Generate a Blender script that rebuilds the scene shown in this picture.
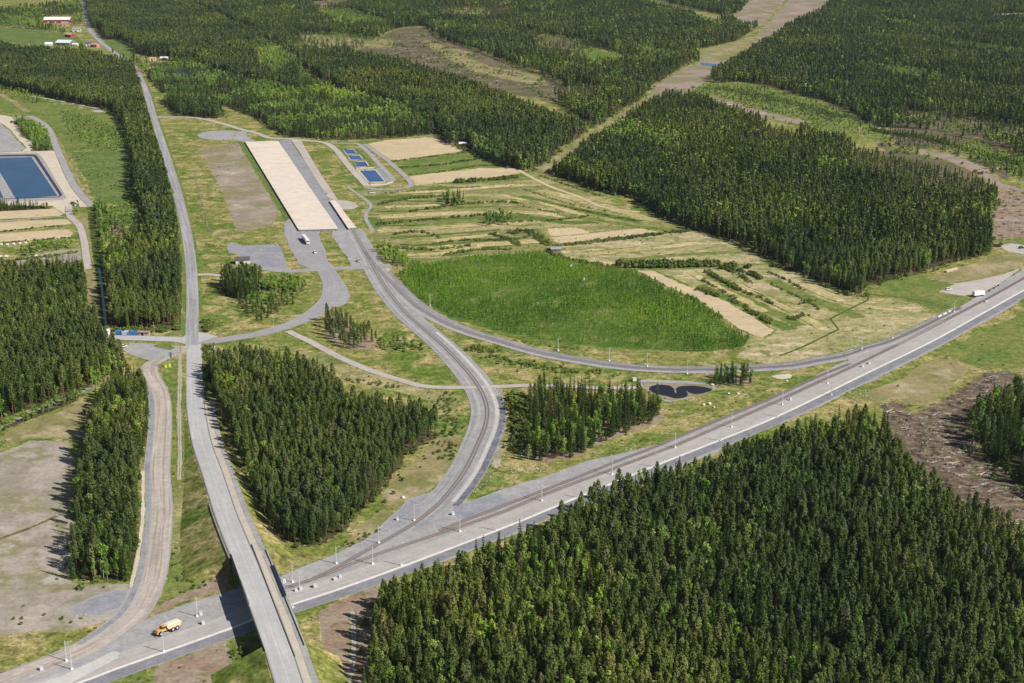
import bpy, bmesh, math, random
import numpy as np
from mathutils import Vector, Matrix
from mathutils.geometry import delaunay_2d_cdt
R = math.radians
rng = np.random.default_rng(7)
random.seed(7)
scene = bpy.context.scene
C = scene.collection
for o in list(bpy.data.objects): bpy.data.objects.remove(o)

# ------------------------------------------------------------------ camera
H = 280.0; F = 1550.0; W, HT = 1024.0, 683.0; PITCH = math.atan((341.5 + 140.0) / F)
cd = bpy.data.cameras.new('camera'); cam = bpy.data.objects.new('camera', cd); C.objects.link(cam)
cam.location = (0, 0, H); cam.rotation_euler = (math.pi / 2 - PITCH, 0, 0)
cd.sensor_width = 36.0; cd.lens = 36.0 * F / W; cd.clip_start = 1.0; cd.clip_end = 30000.0
scene.camera = cam
# ------------------------------------------------------------------ light
SUN_EL = R(41); SX, SY = 0.885, -0.465          # horizontal direction towards the sun
world = bpy.data.worlds.new('World'); scene.world = world; world.use_nodes = True
wn = world.node_tree; bg = wn.nodes['Background']
sky = wn.nodes.new('ShaderNodeTexSky'); sky.sky_type = 'NISHITA'; sky.sun_disc = False
sky.sun_elevation = SUN_EL; sky.sun_rotation = math.atan2(SX, SY); sky.altitude = 200
wn.links.new(sky.outputs[0], bg.inputs[0]); bg.inputs[1].default_value = 0.05
sl = bpy.data.lights.new('sun', 'SUN'); sl.energy = 5.0; sl.angle = R(0.5); sl.color = (1.0, 0.95, 0.87)
sun = bpy.data.objects.new('sun', sl); C.objects.link(sun)
sun.rotation_euler = Vector((SX * math.cos(SUN_EL), SY * math.cos(SUN_EL), math.sin(SUN_EL))).to_track_quat('Z', 'Y').to_euler()
sun.location = (200, -200, 600)
vs = scene.view_settings; vs.view_transform = 'Standard'; vs.look = 'None'; vs.gamma = 1.0; vs.exposure = 0.24
scene.cycles.max_bounces = 4; scene.cycles.diffuse_bounces = 2; scene.cycles.volume_bounces = 0
scene.cycles.transparent_max_bounces = 8

# ------------------------------------------------------------------ photo <-> ground
cp, sp = math.cos(PITCH), math.sin(PITCH)
def G(x, y, z=0.0):
    u = (x - 512.0) / F; v = (341.5 - y) / F
    t = (H - z) / (sp - v * cp)
    return (u * t, (cp + v * sp) * t)
def G3(x, y, z=0.0):
    a = G(x, y, z); return Vector((a[0], a[1], z))
def PX(X, Y, Z=0.0):
    dz = Z - H
    f = Y * cp - dz * sp; up = Y * sp + dz * cp
    return 512 + F * X / f, 341.5 - F * up / f
def mpp(y):                                       # metres per pixel at ground row y
    v = (341.5 - y) / F
    return H / (sp - v * cp) / F
def base_row(y, h=14.0):
    b = y
    for _ in range(6): b = y + h * 0.95 / mpp(b)
    return b
def inpoly(px, py, poly):
    r = np.zeros(px.shape, bool); n = len(poly); j = n - 1
    for i in range(n):
        xi, yi = poly[i]; xj, yj = poly[j]
        if yi != yj:
            r ^= ((yi > py) != (yj > py)) & (px < (xj - xi) * (py - yi) / (yj - yi) + xi)
        j = i
    return r

# ------------------------------------------------------------------ materials
def new_mat(name):
    m = bpy.data.materials.new(name); m.use_nodes = True
    nt = m.node_tree; nt.nodes.clear()
    return m, nt
def rgba(c): return (c[0], c[1], c[2], 1.0)
def noise(nt, vec, scale, detail=3.0, rough=0.55, dist=0.0):
    n = nt.nodes.new('ShaderNodeTexNoise'); n.inputs['Scale'].default_value = scale
    n.inputs['Detail'].default_value = detail; n.inputs['Roughness'].default_value = rough
    n.inputs['Distortion'].default_value = dist
    nt.links.new(vec, n.inputs['Vector']); return n.outputs[0]
def maprange(nt, v, a, b, c=0.0, d=1.0):
    n = nt.nodes.new('ShaderNodeMapRange'); n.interpolation_type = 'SMOOTHSTEP'
    for k, x in zip(('From Min', 'From Max', 'To Min', 'To Max'), (a, b, c, d)): n.inputs[k].default_value = x
    nt.links.new(v, n.inputs['Value']); return n.outputs[0]
def mixc(nt, f, a, b, mode='MIX'):
    n = nt.nodes.new('ShaderNodeMix'); n.data_type = 'RGBA'; n.blend_type = mode
    for s, x in ((0, f), (6, a), (7, b)):
        if isinstance(x, (int, float)): n.inputs[s].default_value = x
        elif isinstance(x, tuple): n.inputs[s].default_value = rgba(x)
        else: nt.links.new(x, n.inputs[s])
    return n.outputs[2]
def fmath(nt, op, a, b=0.0):
    n = nt.nodes.new('ShaderNodeMath'); n.operation = op
    for s, x in ((0, a), (1, b)):
        if isinstance(x, (int, float)): n.inputs[s].default_value = x
        else: nt.links.new(x, n.inputs[s])
    return n.outputs[0]
def vmul(nt, v, xyz):
    n = nt.nodes.new('ShaderNodeVectorMath'); n.operation = 'MULTIPLY'; n.inputs[1].default_value = xyz
    nt.links.new(v, n.inputs[0]); return n.outputs[0]
def out_diffuse(nt, col, rough=1.0, spec=None):
    o = nt.nodes.new('ShaderNodeOutputMaterial')
    if spec is None:
        b = nt.nodes.new('ShaderNodeBsdfDiffuse')
        if isinstance(col, tuple): b.inputs[0].default_value = rgba(col)
        else: nt.links.new(col, b.inputs[0])
    else:
        b = nt.nodes.new('ShaderNodeBsdfPrincipled'); b.inputs['Roughness'].default_value = rough
        b.inputs['Specular IOR Level'].default_value = spec
        if isinstance(col, tuple): b.inputs['Base Color'].default_value = rgba(col)
        else: nt.links.new(col, b.inputs['Base Color'])
    nt.links.new(b.outputs[0], o.inputs[0]); return b

# base meadow colour as a shared node group (world position), so that patch edges can fade into it
gb = bpy.data.node_groups.new('meadow_colour', 'ShaderNodeTree')
gb.interface.new_socket('Color', in_out='OUTPUT', socket_type='NodeSocketColor')
def build_meadow(nt):
    pos = nt.nodes.new('ShaderNodeNewGeometry').outputs['Position']
    big = noise(nt, pos, 0.013, 3); mid = noise(nt, pos, 0.055, 4, 0.6, 0.4); fine = noise(nt, pos, 0.55, 3, 0.65)
    spots = noise(nt, pos, 0.21, 3, 0.6)
    a = mixc(nt, maprange(nt, big, .38, .62), GRASS_GREEN, GRASS_OLIVE)
    a = mixc(nt, maprange(nt, mid, .44, .64), a, GRASS_DRY)
    a = mixc(nt, fmath(nt, 'MULTIPLY', maprange(nt, spots, .54, .70), 0.75), a, GRASS_DARK)
    a = mixc(nt, fmath(nt, 'MULTIPLY', maprange(nt, noise(nt, pos, 0.11, 4, .6), .62, .74), 0.8), a, GRASS_STRAW)
    a = mixc(nt, 1.0, a, mixc(nt, maprange(nt, fine, .25, .75), (.55, .55, .55), (1.42, 1.42, 1.42)), 'MULTIPLY')
    a = mixc(nt, 1.0, a, mixc(nt, maprange(nt, noise(nt, pos, .17, 4, .7), .3, .7), (.60, .66, .55), (1.35, 1.30, 1.30)), 'MULTIPLY')
    return a
GRASS_GREEN = (.125, .180, .036); GRASS_OLIVE = (.215, .220, .066); GRASS_DRY = (.365, .300, .145)
GRASS_DARK = (.080, .085, .030); GRASS_STRAW = (.42, .34, .20)
go_ = gb.nodes.new('NodeGroupOutput'); gb.links.new(build_meadow(gb), go_.inputs[0])
gg = bpy.data.node_groups.new('gravel_colour', 'ShaderNodeTree')
gg.interface.new_socket('Color', in_out='OUTPUT', socket_type='NodeSocketColor')
def build_gravel(nt):
    pos = nt.nodes.new('ShaderNodeNewGeometry').outputs['Position']
    col = mixc(nt, maprange(nt, noise(nt, pos, .05, 4, .6, .3), .38, .62), (.312, .304, .312), (.352, .339, .339))
    col = mixc(nt, fmath(nt, 'MULTIPLY', maprange(nt, noise(nt, pos, .09, 4, .62), .58, .72), .8), col, (.40, .38, .37))
    return mixc(nt, 1.0, col, mixc(nt, maprange(nt, noise(nt, pos, .7, 3, .65), .25, .75), (.87,) * 3, (1.12,) * 3), 'MULTIPLY')
g2 = gg.nodes.new('NodeGroupOutput'); gg.links.new(build_gravel(gg), g2.inputs[0])

GREYS = {'asphalt': .86, 'old_asphalt': .86, 'pale_asphalt': .90, 'crushed_stone': .88, 'blue_grey_ballast': .88, 'trodden_gravel_lane': .90, 'dark_shoulder': .88, 'curve_gravel': .86, 'bend_gravel': .86, 'grey_heap_gravel': .88, 'gravel_road': .92, 'pale_gravel_edge': .95, 'bare_dirt': .95}
def ground_mat(name, a, b, s1=.05, c=None, cs=.2, ct=(.58, .72), camt=.8, fine=(.70, 1.28), fs=.6, d=None, ds=.08, dt=(.6, .7), streak=None, edge=True, fringe_noise=.22, stretch=None):
    if name in GREYS: a, b = (tuple(q * GREYS[name] for q in v) for v in (a, b)); c = c and tuple(q * GREYS[name] for q in c)
    m, nt = new_mat(name)
    pos = nt.nodes.new('ShaderNodeNewGeometry').outputs['Position']
    if stretch: pos2 = vmul(nt, pos, stretch)
    else: pos2 = pos
    col = mixc(nt, maprange(nt, noise(nt, pos2, s1, 4, .6, .3), .38, .62), a, b)
    if c: col = mixc(nt, fmath(nt, 'MULTIPLY', maprange(nt, noise(nt, pos2, cs, 4, .62), *ct), camt), col, c)
    if d: col = mixc(nt, maprange(nt, noise(nt, pos, ds, 4, .62), *dt), col, d)
    if streak:                                    # wheel tracks: bands along the road's own length
        uv = nt.nodes.new('ShaderNodeUVMap').outputs[0]
        sv = vmul(nt, uv, (streak[0], .012, 0))
        col = mixc(nt, fmath(nt, 'MULTIPLY', maprange(nt, noise(nt, sv, 1.0, 3, .5), .45, .62), streak[2]), col, streak[1])
        sv2 = vmul(nt, uv, (streak[0] * 1.7, .02, 0))
        col = mixc(nt, fmath(nt, 'MULTIPLY', maprange(nt, noise(nt, sv2, 1.0, 3, .6), .54, .66), .55), col, tuple(min(.62, x * 1.32) for x in a))
    col = mixc(nt, 1.0, col, mixc(nt, maprange(nt, noise(nt, pos, fs, 3, .65), .25, .75), (fine[0],) * 3, (fine[1],) * 3), 'MULTIPLY')
    lo2, hi2 = 1 - (1 - fine[0]) * .9, 1 + (fine[1] - 1) * .9
    col = mixc(nt, 1.0, col, mixc(nt, maprange(nt, noise(nt, pos, .19, 4, .7), .32, .68), (lo2,) * 3, (hi2,) * 3), 'MULTIPLY')
    if edge:
        at = nt.nodes.new('ShaderNodeAttribute'); at.attribute_name = 'edge'
        e = fmath(nt, 'ADD', at.outputs['Fac'], fmath(nt, 'MULTIPLY', fmath(nt, 'SUBTRACT', noise(nt, pos, fringe_noise, 4, .65), .5), 2.0))
        g = nt.nodes.new('ShaderNodeGroup'); g.node_tree = gg if edge == 'gravel' else gb
        col = mixc(nt, maprange(nt, e, .42, .58), g.outputs[0], col)
    out_diffuse(nt, col)
    return m
_mc = {}
def paint(name, col, rough=.6, spec=.4, var=.12):
    k = (name, col)
    if k in _mc: return _mc[k]
    m, nt = new_mat(name)
    pos = nt.nodes.new('ShaderNodeTexCoord').outputs['Object']
    c2 = mixc(nt, 1.0, col, mixc(nt, maprange(nt, noise(nt, pos, 1.3, 4, .6), .3, .7), (1 - var,) * 3, (1 + var * .6,) * 3), 'MULTIPLY')
    out_diffuse(nt, c2, rough, spec); _mc[k] = m; return m

# ------------------------------------------------------------------ object helpers
def tag(o, label=None, cat=None, group=None, kind=None):
    if label: o['label'] = label
    if cat: o['category'] = cat
    if group: o['group'] = group
    if kind: o['kind'] = kind
    return o
def mesh_obj(name, verts, faces, mat, parent=None, uv=None, attr=None, mats=None, midx=None):
    me = bpy.data.meshes.new(name); me.from_pydata([tuple(v) for v in verts], [], faces)
    for m in (mats or [mat]): me.materials.append(m)
    if midx is not None: me.polygons.foreach_set('material_index', midx)
    if attr is not None:
        at = me.attributes.new('edge', 'FLOAT', 'POINT'); at.data.foreach_set('value', np.asarray(attr, dtype=np.float32))
    if uv is not None:
        l = me.uv_layers.new(name='UVMap')
        idx = np.zeros(len(me.loops), dtype=np.int32); me.loops.foreach_get('vertex_index', idx)
        l.data.foreach_set('uv', np.asarray(uv, dtype=np.float32)[idx].ravel())
    me.update()
    o = bpy.data.objects.new(name, me); C.objects.link(o)
    if parent: o.parent = parent
    return o
def empty(name, loc=(0, 0, 0), rz=0.0):
    o = bpy.data.objects.new(name, None); o.location = loc; o.rotation_euler = (0, 0, rz); C.objects.link(o); return o
class MB:
    def __init__(s): s.v = []; s.f = []
    def box(s, c, d, rz=0.0, taper=1.0, tilt=0.0):
        n = len(s.v); co, si = math.cos(rz), math.sin(rz)
        for k in (-1, 1):
            for (a, b) in ((-1, -1), (1, -1), (1, 1), (-1, 1)):
                tt = taper if k > 0 else 1.0
                x, y = a * d[0] / 2 * tt, b * d[1] / 2 * tt
                s.v.append((c[0] + x * co - y * si, c[1] + x * si + y * co, c[2] + k * d[2] / 2 + tilt * x))
        s.f += [(n, n+3, n+2, n+1), (n+4, n+5, n+6, n+7), (n, n+1, n+5, n+4), (n+1, n+2, n+6, n+5), (n+2, n+3, n+7, n+6), (n+3, n, n+4, n+7)]
        return s
    def tube(s, a, b, r0, r1=None, n=6, cap=True):
        a = Vector(a); b = Vector(b); r1 = r0 if r1 is None else r1
        d = (b - a); q = d.to_track_quat('Z', 'Y'); k0 = len(s.v)
        for p, r in ((a, r0), (b, r1)):
            for i in range(n):
                t = 2 * math.pi * i / n; s.v.append(tuple(p + q @ Vector((r * math.cos(t), r * math.sin(t), 0))))
        for i in range(n):
            j = (i + 1) % n; s.f.append((k0 + i, k0 + j, k0 + n + j, k0 + n + i))
        if cap:
            s.f.append(tuple(k0 + i for i in reversed(range(n)))); s.f.append(tuple(k0 + n + i for i in range(n)))
        return s
    def prism(s, prof, y0, y1):                   # profile in x,z extruded along y
        n = len(prof); k = len(s.v)
        for y in (y0, y1):
            for (x, z) in prof: s.v.append((x, y, z))
        for i in range(n):
            j = (i + 1) % n; s.f.append((k + i, k + j, k + n + j, k + n + i))
        s.f.append(tuple(k + i for i in reversed(range(n)))); s.f.append(tuple(k + n + i for i in range(n)))
        return s
    def build(s, name, mat, parent=None): return mesh_obj(name, s.v, s.f, mat, parent)
def copy_thing(root, loc, rz=0.0, label=None, sc=None):
    c = root.copy(); C.objects.link(c); c.location = loc; c.rotation_euler = (0, 0, rz)
    if sc: c.scale = sc
    if label: c['label'] = label
    for ch in root.children:
        k = ch.copy(); C.objects.link(k); k.parent = c
        for g in ch.children:
            q = g.copy(); C.objects.link(q); q.parent = k
    return c

# ------------------------------------------------------------------ ground patches and strips
ZC = [0]
def zq(z):
    ZC[0] += 1; return z + (ZC[0] % 40) * .0007
def densify(pts, closed=True, step=6.0):
    out = []; n = len(pts)
    for i in range(n if closed else n - 1):
        a = np.array(pts[i]); b = np.array(pts[(i + 1) % n]); L = np.linalg.norm(b - a); k = max(1, int(L / step))
        for t in range(k): out.append(a + (b - a) * t / k)
    if not closed: out.append(np.array(pts[-1]))
    return np.array(out)
def area2(p):
    x, y = p[:, 0], p[:, 1]; return np.sum(x * np.roll(y, -1) - np.roll(x, -1) * y)
def smooth_noise(n, k=5):
    a = rng.normal(0, 1, n + k); return np.convolve(a, np.ones(k) / k, 'same')[:n] * math.sqrt(k)
EXCL = []      # px polygons where no tree stands
STRIPS = []    # (world samples, half width)
def patch(name, poly, mat, z, fringe=1.5, wob=1.0, excl=True, label=None, kind='structure', smooth=False):
    if excl: EXCL.append(poly)
    z = zq(z)
    if fringe >= 1.5: fringe *= 1.9; wob *= 1.5
    w = [G(x, y) for x, y in poly]
    if smooth: w = [tuple(q) for q in catmull(w + [w[0]], 4)[:-1]]
    far = np.mean([q[1] for q in w]); st = 5.0 if far < 1300 else 12.0
    if fringe <= 0:
        p = densify(w, True, 40.0) if not smooth else np.array(w)
        if area2(p) < 0: p = p[::-1]
        o = mesh_obj(name, [(a, b, z) for a, b in p], [tuple(range(len(p)))], mat, attr=np.full(len(p), 5.0))
    else:
        p = densify(w, True, st)
        if area2(p) < 0: p = p[::-1]
        fringe = min(fringe, .5 * abs(area2(p)) / 2 / np.sum(np.linalg.norm(np.roll(p, -1, 0) - p, axis=1))); wob = min(wob, fringe)
        tan = np.roll(p, -1, 0) - np.roll(p, 1, 0); tan /= np.linalg.norm(tan, axis=1)[:, None] + 1e-9
        nor = np.c_[tan[:, 1], -tan[:, 0]]
        p = p + nor * (smooth_noise(len(p)) * wob * .6)[:, None]
        n = len(p); outer = p + nor * fringe * .7; cand = p - nor * fringe * 1.1
        def dist(Q):
            d = np.full(len(Q), 1e9)
            for i in range(n):
                a_ = outer[i]; ab = outer[(i + 1) % n] - a_; t = np.clip(((Q - a_) @ ab) / (ab @ ab + 1e-9), 0, 1)
                d = np.minimum(d, np.linalg.norm(Q - a_ - t[:, None] * ab, axis=1))
            return d
        op = [tuple(q) for q in outer]; keep = inpoly(cand[:, 0], cand[:, 1], op) & (dist(cand) > fringe * 1.2)
        pts = [Vector(q) for q in outer] + [Vector(q) for q in cand[keep]]
        vo, eo, fo, _, _, _ = delaunay_2d_cdt(pts, [(i, (i + 1) % n) for i in range(n)], [], 1, 1e-4)
        Q = np.array([(v.x, v.y) for v in vo]); at = np.clip(-.25 + 1.85 * dist(Q) / (1.8 * fringe), -.25, 1.6)
        o = mesh_obj(name, [(q[0], q[1], z) for q in Q], [tuple(f) for f in fo], mat, attr=at)
    o['kind'] = kind
    if label: o['label'] = label
    return o
def catmull(P, sub=8):
    P = np.array(P, float); n = len(P); out = []
    for i in range(n - 1):
        p0 = P[max(i - 1, 0)]; p1 = P[i]; p2 = P[i + 1]; p3 = P[min(i + 2, n - 1)]
        for k in range(sub):
            t = k / sub
            out.append(.5 * ((2 * p1) + (-p0 + p2) * t + (2 * p0 - 5 * p1 + 4 * p2 - p3) * t * t + (-p0 + 3 * p1 - 3 * p2 + p3) * t ** 3))
    out.append(P[-1]); return np.array(out)
def path3(pts, sub=8):
    return catmull([(*G(p[0], p[1], p[2] if len(p) > 2 else 0), p[2] if len(p) > 2 else 0) for p in pts], sub)
def normals(S):
    t = np.gradient(S[:, :2], axis=0); t /= np.linalg.norm(t, axis=1)[:, None] + 1e-9
    return np.c_[t[:, 1], -t[:, 0]], t             # nor points to the right of travel
def strip(name, pts, width, mat, z, fringe=.5, off=0.0, excl=True, sub=8, S=None, label=None, kind='structure', wob=0.0):
    S = path3(pts, sub) if S is None else S
    z = zq(z)
    nor, _ = normals(S); n = len(S); w = width / 2 if not isinstance(width, (list, np.ndarray)) else np.interp(np.linspace(0, 1, n), np.linspace(0, 1, len(width)), width) / 2
    w = np.ones(n) * w; c = S[:, :2] + nor * off
    L = np.r_[0, np.cumsum(np.linalg.norm(np.diff(S[:, :2], axis=0), axis=1))]
    V = []; A = []; UV = []
    offs = [(-1, fringe, -.25), (-1, -fringe, 1.6), (1, -fringe, 1.6), (1, fringe, -.25)] if fringe > 0 else [(-1, 0, 5), (1, 0, 5)]
    for sgn, d, a in offs:
        jit = smooth_noise(n, 3) * wob
        q = c + nor * (sgn * (w + d) + jit)[:, None]
        for i in range(n): V.append((q[i, 0], q[i, 1], S[i, 2] + z)); A.append(a); UV.append((sgn * (w[i] + d) + 50, L[i]))
    Fc = []
    for r in range(len(offs) - 1):
        for i in range(n - 1): Fc.append((r * n + i, (r + 1) * n + i, (r + 1) * n + i + 1, r * n + i + 1))
    o = mesh_obj(name, V, Fc, mat, attr=A, uv=UV); o['kind'] = kind
    if label: o['label'] = label
    if excl: STRIPS.append((c, float(np.max(w)) + 1.2))
    return o, S

# ground materials
M_meadow = ground_mat('meadow', (0, 0, 0), (0, 0, 0), edge=False)
nt = M_meadow.node_tree; nt.nodes.clear(); g = nt.nodes.new('ShaderNodeGroup'); g.node_tree = gb; out_diffuse(nt, g.outputs[0])
M_floor = ground_mat('forest_floor', (.060, .060, .026), (.110, .085, .045), .12, c=(.045, .060, .018), cs=.3)
M_asphalt = ground_mat('asphalt', (.34, .33, .345), (.39, .375, .38), .03, streak=(.55, (.30, .29, .31), .6), fine=(.93, 1.06), fringe_noise=.5, edge='gravel')
M_asphalt2 = ground_mat('old_asphalt', (.31, .305, .33), (.36, .35, .365), .04, streak=(.5, (.42, .41, .41), .7), fine=(.92, 1.07), fringe_noise=.5, edge='gravel')
M_ramp = ground_mat('pale_asphalt', (.46, .45, .45), (.50, .485, .475), .03, streak=(.4, (.41, .40, .41), .6), fine=(.94, 1.05), fringe_noise=.5, edge='gravel')
M_haul = ground_mat('haul_road_gravel', (.455, .40, .355), (.41, .365, .33), .05, edge='gravel', streak=(.75, (.31, .26, .225), .85), c=(.47, .44, .42), cs=.1, fine=(.9, 1.1), fringe_noise=.4)
M_tan = ground_mat('gravel_road', (.46, .41, .375), (.52, .47, .43), .05, streak=(.6, (.40, .35, .32), .5), fine=(.93, 1.06), fringe_noise=.4)
M_gravel = ground_mat('crushed_stone', (.355, .345, .355), (.40, .385, .385), .05, c=(.45, .43, .42), cs=.09, fine=(.87, 1.12), fringe_noise=.4)
M_bluegrav = ground_mat('blue_grey_ballast', (.29, .295, .33), (.335, .335, .365), .06, c=(.38, .37, .385), cs=.12, fine=(.86, 1.12), fringe_noise=.4)
M_lane = ground_mat('trodden_gravel_lane', (.42, .395, .38), (.46, .43, .41), .04, c=(.37, .36, .365), cs=.07, fine=(.93, 1.07), streak=(.45, (.37, .35, .345), .8), fringe_noise=.3, edge='gravel')
M_heap = ground_mat('grey_heap_gravel', (.29, .295, .33), (.335, .335, .365), .06, c=(.38, .37, .385), cs=.12, fine=(.86, 1.12), fringe_noise=.4, edge='gravel')
M_spill = ground_mat('pale_spilled_gravel', (.50, .485, .47), (.54, .52, .50), .06, fine=(.92, 1.06), fringe_noise=.3, edge='gravel')
M_edge = ground_mat('pale_gravel_edge', (.50, .475, .46), (.55, .52, .50), .06, c=(.42, .40, .40), cs=.1, fine=(.92, 1.06), fringe_noise=.4, edge='gravel')
M_cbed2 = ground_mat('bend_gravel', (.30, .30, .33), (.345, .34, .36), .05, streak=(.7, (.22, .215, .24), .8), c=(.45, .43, .42), cs=.09, fine=(.84, 1.14), fringe_noise=.3)
M_cbed = ground_mat('curve_gravel', (.355, .345, .355), (.40, .385, .385), .05, streak=(.7, (.255, .25, .27), .8), c=(.45, .43, .42), cs=.09, fine=(.87, 1.12), edge='gravel')
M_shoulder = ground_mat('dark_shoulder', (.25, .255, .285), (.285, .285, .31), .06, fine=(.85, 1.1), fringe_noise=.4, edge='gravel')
M_rust = ground_mat('rusty_ballast', (.31, .225, .195), (.34, .275, .25), .12, c=(.345, .32, .32), cs=.04, camt=.9, ct=(.48, .58), fine=(.85, 1.12), edge=False)
M_rustl = ground_mat('faded_rusty_ballast', (.345, .295, .28), (.345, .325, .33), .10, c=(.31, .31, .335), cs=.04, ct=(.47, .55), fine=(.9, 1.08), edge=False)
M_white = ground_mat('pale_concrete', (.72, .69, .65), (.66, .63, .60), .2, fine=(.92, 1.04), edge=False)
M_dirt = ground_mat('bare_dirt', (.42, .37, .315), (.31, .275, .225), .035, c=(.215, .205, .08), cs=.03, ct=(.47, .58), camt=.75, d=(.42, .38, .34), ds=.03, dt=(.55, .66), fine=(.85, 1.12), fringe_noise=.12)
M_dirt2 = ground_mat('stripped_soil', (.27, .225, .17), (.34, .29, .235), .04, c=(.215, .205, .085), cs=.025, ct=(.48, .58), camt=.7, fine=(.85, 1.12), fringe_noise=.12, d=(.50, .44, .38), ds=.04, dt=(.62, .7))
M_redsoil = ground_mat('reddish_soil', (.285, .20, .145), (.32, .255, .195), .06, c=(.16, .14, .07), cs=.12, ct=(.52, .66), camt=.8, fine=(.8, 1.15), fringe_noise=.2)
M_debris = ground_mat('logging_debris', (.125, .092, .062), (.195, .15, .11), .12, c=(.30, .26, .21), cs=.25, ct=(.56, .64), d=(.12, .12, .05), ds=.12, dt=(.55, .65), fine=(.7, 1.25), fringe_noise=.2)
M_tanfield = ground_mat('cut_straw_field', (.56, .45, .29), (.50, .40, .26), .05, c=(.34, .29, .15), cs=.12, ct=(.58, .7), fine=(.9, 1.08), fringe_noise=.15, stretch=(.4, 1, 1))
M_blotch = ground_mat('patchy_dry_field', (.40, .34, .19), (.25, .25, .10), .05, c=(.52, .42, .28), cs=.06, ct=(.54, .6), d=(.16, .19, .055), ds=.045, dt=(.56, .66), fringe_noise=.12, stretch=(.45, 1, 1))
M_greenfield = ground_mat('green_grass', (.120, .175, .042), (.185, .205, .060), .04, c=(.21, .21, .08), cs=.1, ct=(.58, .7), fringe_noise=.12)
M_lush = ground_mat('lush_grass', (.105, .160, .042), (.15, .19, .06), .04, c=(.17, .18, .06), cs=.1, fringe_noise=.1)
M_stripes = ground_mat('field_strips', (.250, .240, .100), (.175, .19, .066), .045, c=(.40, .33, .18), cs=.035, ct=(.48, .60), fringe_noise=.1, stretch=(.28, 1.0, 1), d=(.12, .16, .045), ds=.02, dt=(.57, .64))
M_brush = ground_mat('brushwood_clearcut', (.19, .145, .10), (.125, .115, .065), .03, c=(.105, .12, .05), cs=.05, ct=(.48, .6), d=(.31, .25, .19), ds=.03, dt=(.62, .7), fine=(.75, 1.2), fringe_noise=.06, stretch=(.4, 1, 1))
M_pink = ground_mat('power_line_clearing', (.32, .25, .215), (.24, .195, .155), .02, c=(.22, .21, .095), cs=.02, ct=(.48, .58), d=(.47, .41, .38), ds=.03, dt=(.62, .68), fine=(.85, 1.15), fringe_noise=.07)
M_clear = ground_mat('grassy_clearing', (.30, .25, .13), (.20, .20, .075), .03, c=(.40, .33, .21), cs=.04, ct=(.52, .64), fine=(.8, 1.15), fringe_noise=.07)
M_plant = ground_mat('sapling_field_ground', (.095, .165, .03), (.12, .18, .038), .08, c=(.20, .21, .075), cs=.07, ct=(.52, .62))
M_ditch = ground_mat('overgrown_ditch', (.085, .11, .03), (.10, .13, .035), .2, fine=(.7, 1.1))
M_sand = ground_mat('sand', (.60, .52, .42), (.54, .47, .39), .08, c=(.46, .44, .43), cs=.1, fine=(.92, 1.05), fringe_noise=.2)
M_liner = ground_mat('pond_liner', (.045, .04, .08), (.06, .055, .10), .2, edge=False)
def water_mat(name, col, rough=.08):
    m, nt = new_mat(name)
    pos = nt.nodes.new('ShaderNodeNewGeometry').outputs['Position']
    c = mixc(nt, maprange(nt, noise(nt, pos, .03, 3), .35, .65), tuple(x * .85 for x in col), tuple(x * 1.15 for x in col))
    b = out_diffuse(nt, c, rough, .5)
    bp = nt.nodes.new('ShaderNodeBump'); bp.inputs['Strength'].default_value = .05; bp.inputs['Distance'].default_value = .1
    nt.links.new(noise(nt, pos, 1.2, 3), bp.inputs['Height']); nt.links.new(bp.outputs[0], b.inputs['Normal'])
    return m
M_water = water_mat('pond_water', (.012, .062, .14))
M_waterb = water_mat('bright_blue_water', (.022, .075, .24))
M_waterd = water_mat('dark_water', (.014, .008, .012), .25)

# the ground: one sheet to beyond the horizon
mesh_o = mesh_obj('ground', [(-9000, -1500, 0), (9000, -1500, 0), (9000, 16000, 0), (-9000, 16000, 0)], [(0, 1, 2, 3)], M_meadow); mesh_o['kind'] = 'structure'

# ---- forests: (visible outline; third value 1 = this point is a tree-top line), spacing m, (pine, spruce, birch), height range
def FP(poly, h=14.0): return [(p[0], base_row(p[1], h) if len(p) > 2 else p[1]) for p in poly]
FOR = []
def forest(poly, sp_, mix, hr=(12, 17), h=14.0, floor=True, zz=.03, name='forest_ground', mat=None, tall=1.0):
    q = FP(poly, h); FOR.append((q, sp_, mix, hr))
    if floor: patch(name, q, mat or M_floor, zz, fringe=3.0 if np.mean([a[1] for a in q]) > 150 else 7, wob=1.5, excl=False)
PINE, SPRU, MIX, BIR = (.86, .09, .05), (.25, .72, .03), (.55, .36, .09), (.16, .14, .70)
forest([(366, 700), (372, 660), (376, 640), (380, 620), (384, 600), (392, 575, 1), (420, 560, 1), (460, 547, 1), (512, 530, 1), (545, 516, 1), (556, 504, 1), (600, 480, 1), (640, 468, 1), (680, 457, 1), (705, 455, 1), (716, 444, 1), (760, 427, 1), (800, 418, 1), (830, 411, 1), (862, 405, 1), (882, 414, 1), (892, 425, 1), (905, 443, 1), (925, 458, 1), (945, 472, 1), (962, 482, 1), (985, 497, 1), (1010, 510, 1), (1050, 525, 1), (1110, 540), (1150, 760), (340, 760)], 2.95, (.62, .29, .09), (10.5, 16))
forest([(966, 434), (975, 448), (990, 461), (1024, 489), (1100, 535), (1120, 420), (1060, 395), (1024, 396), (995, 404), (975, 418)], 4.2, (.30, .58, .12), (13, 18))
forest([(207, 372), (216, 400), (226, 425), (240, 462), (252, 490), (265, 520), (280, 540), (303, 547), (325, 542), (351, 520), (376, 497), (398, 478), (406, 455), (438, 434), (441, 410, 1), (425, 402, 1), (390, 392, 1), (345, 386, 1), (335, 368, 1), (300, 350, 1), (255, 345, 1), (207, 346, 1)], 2.9, (.70, .25, .05), (10.5, 15), 13)
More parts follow.
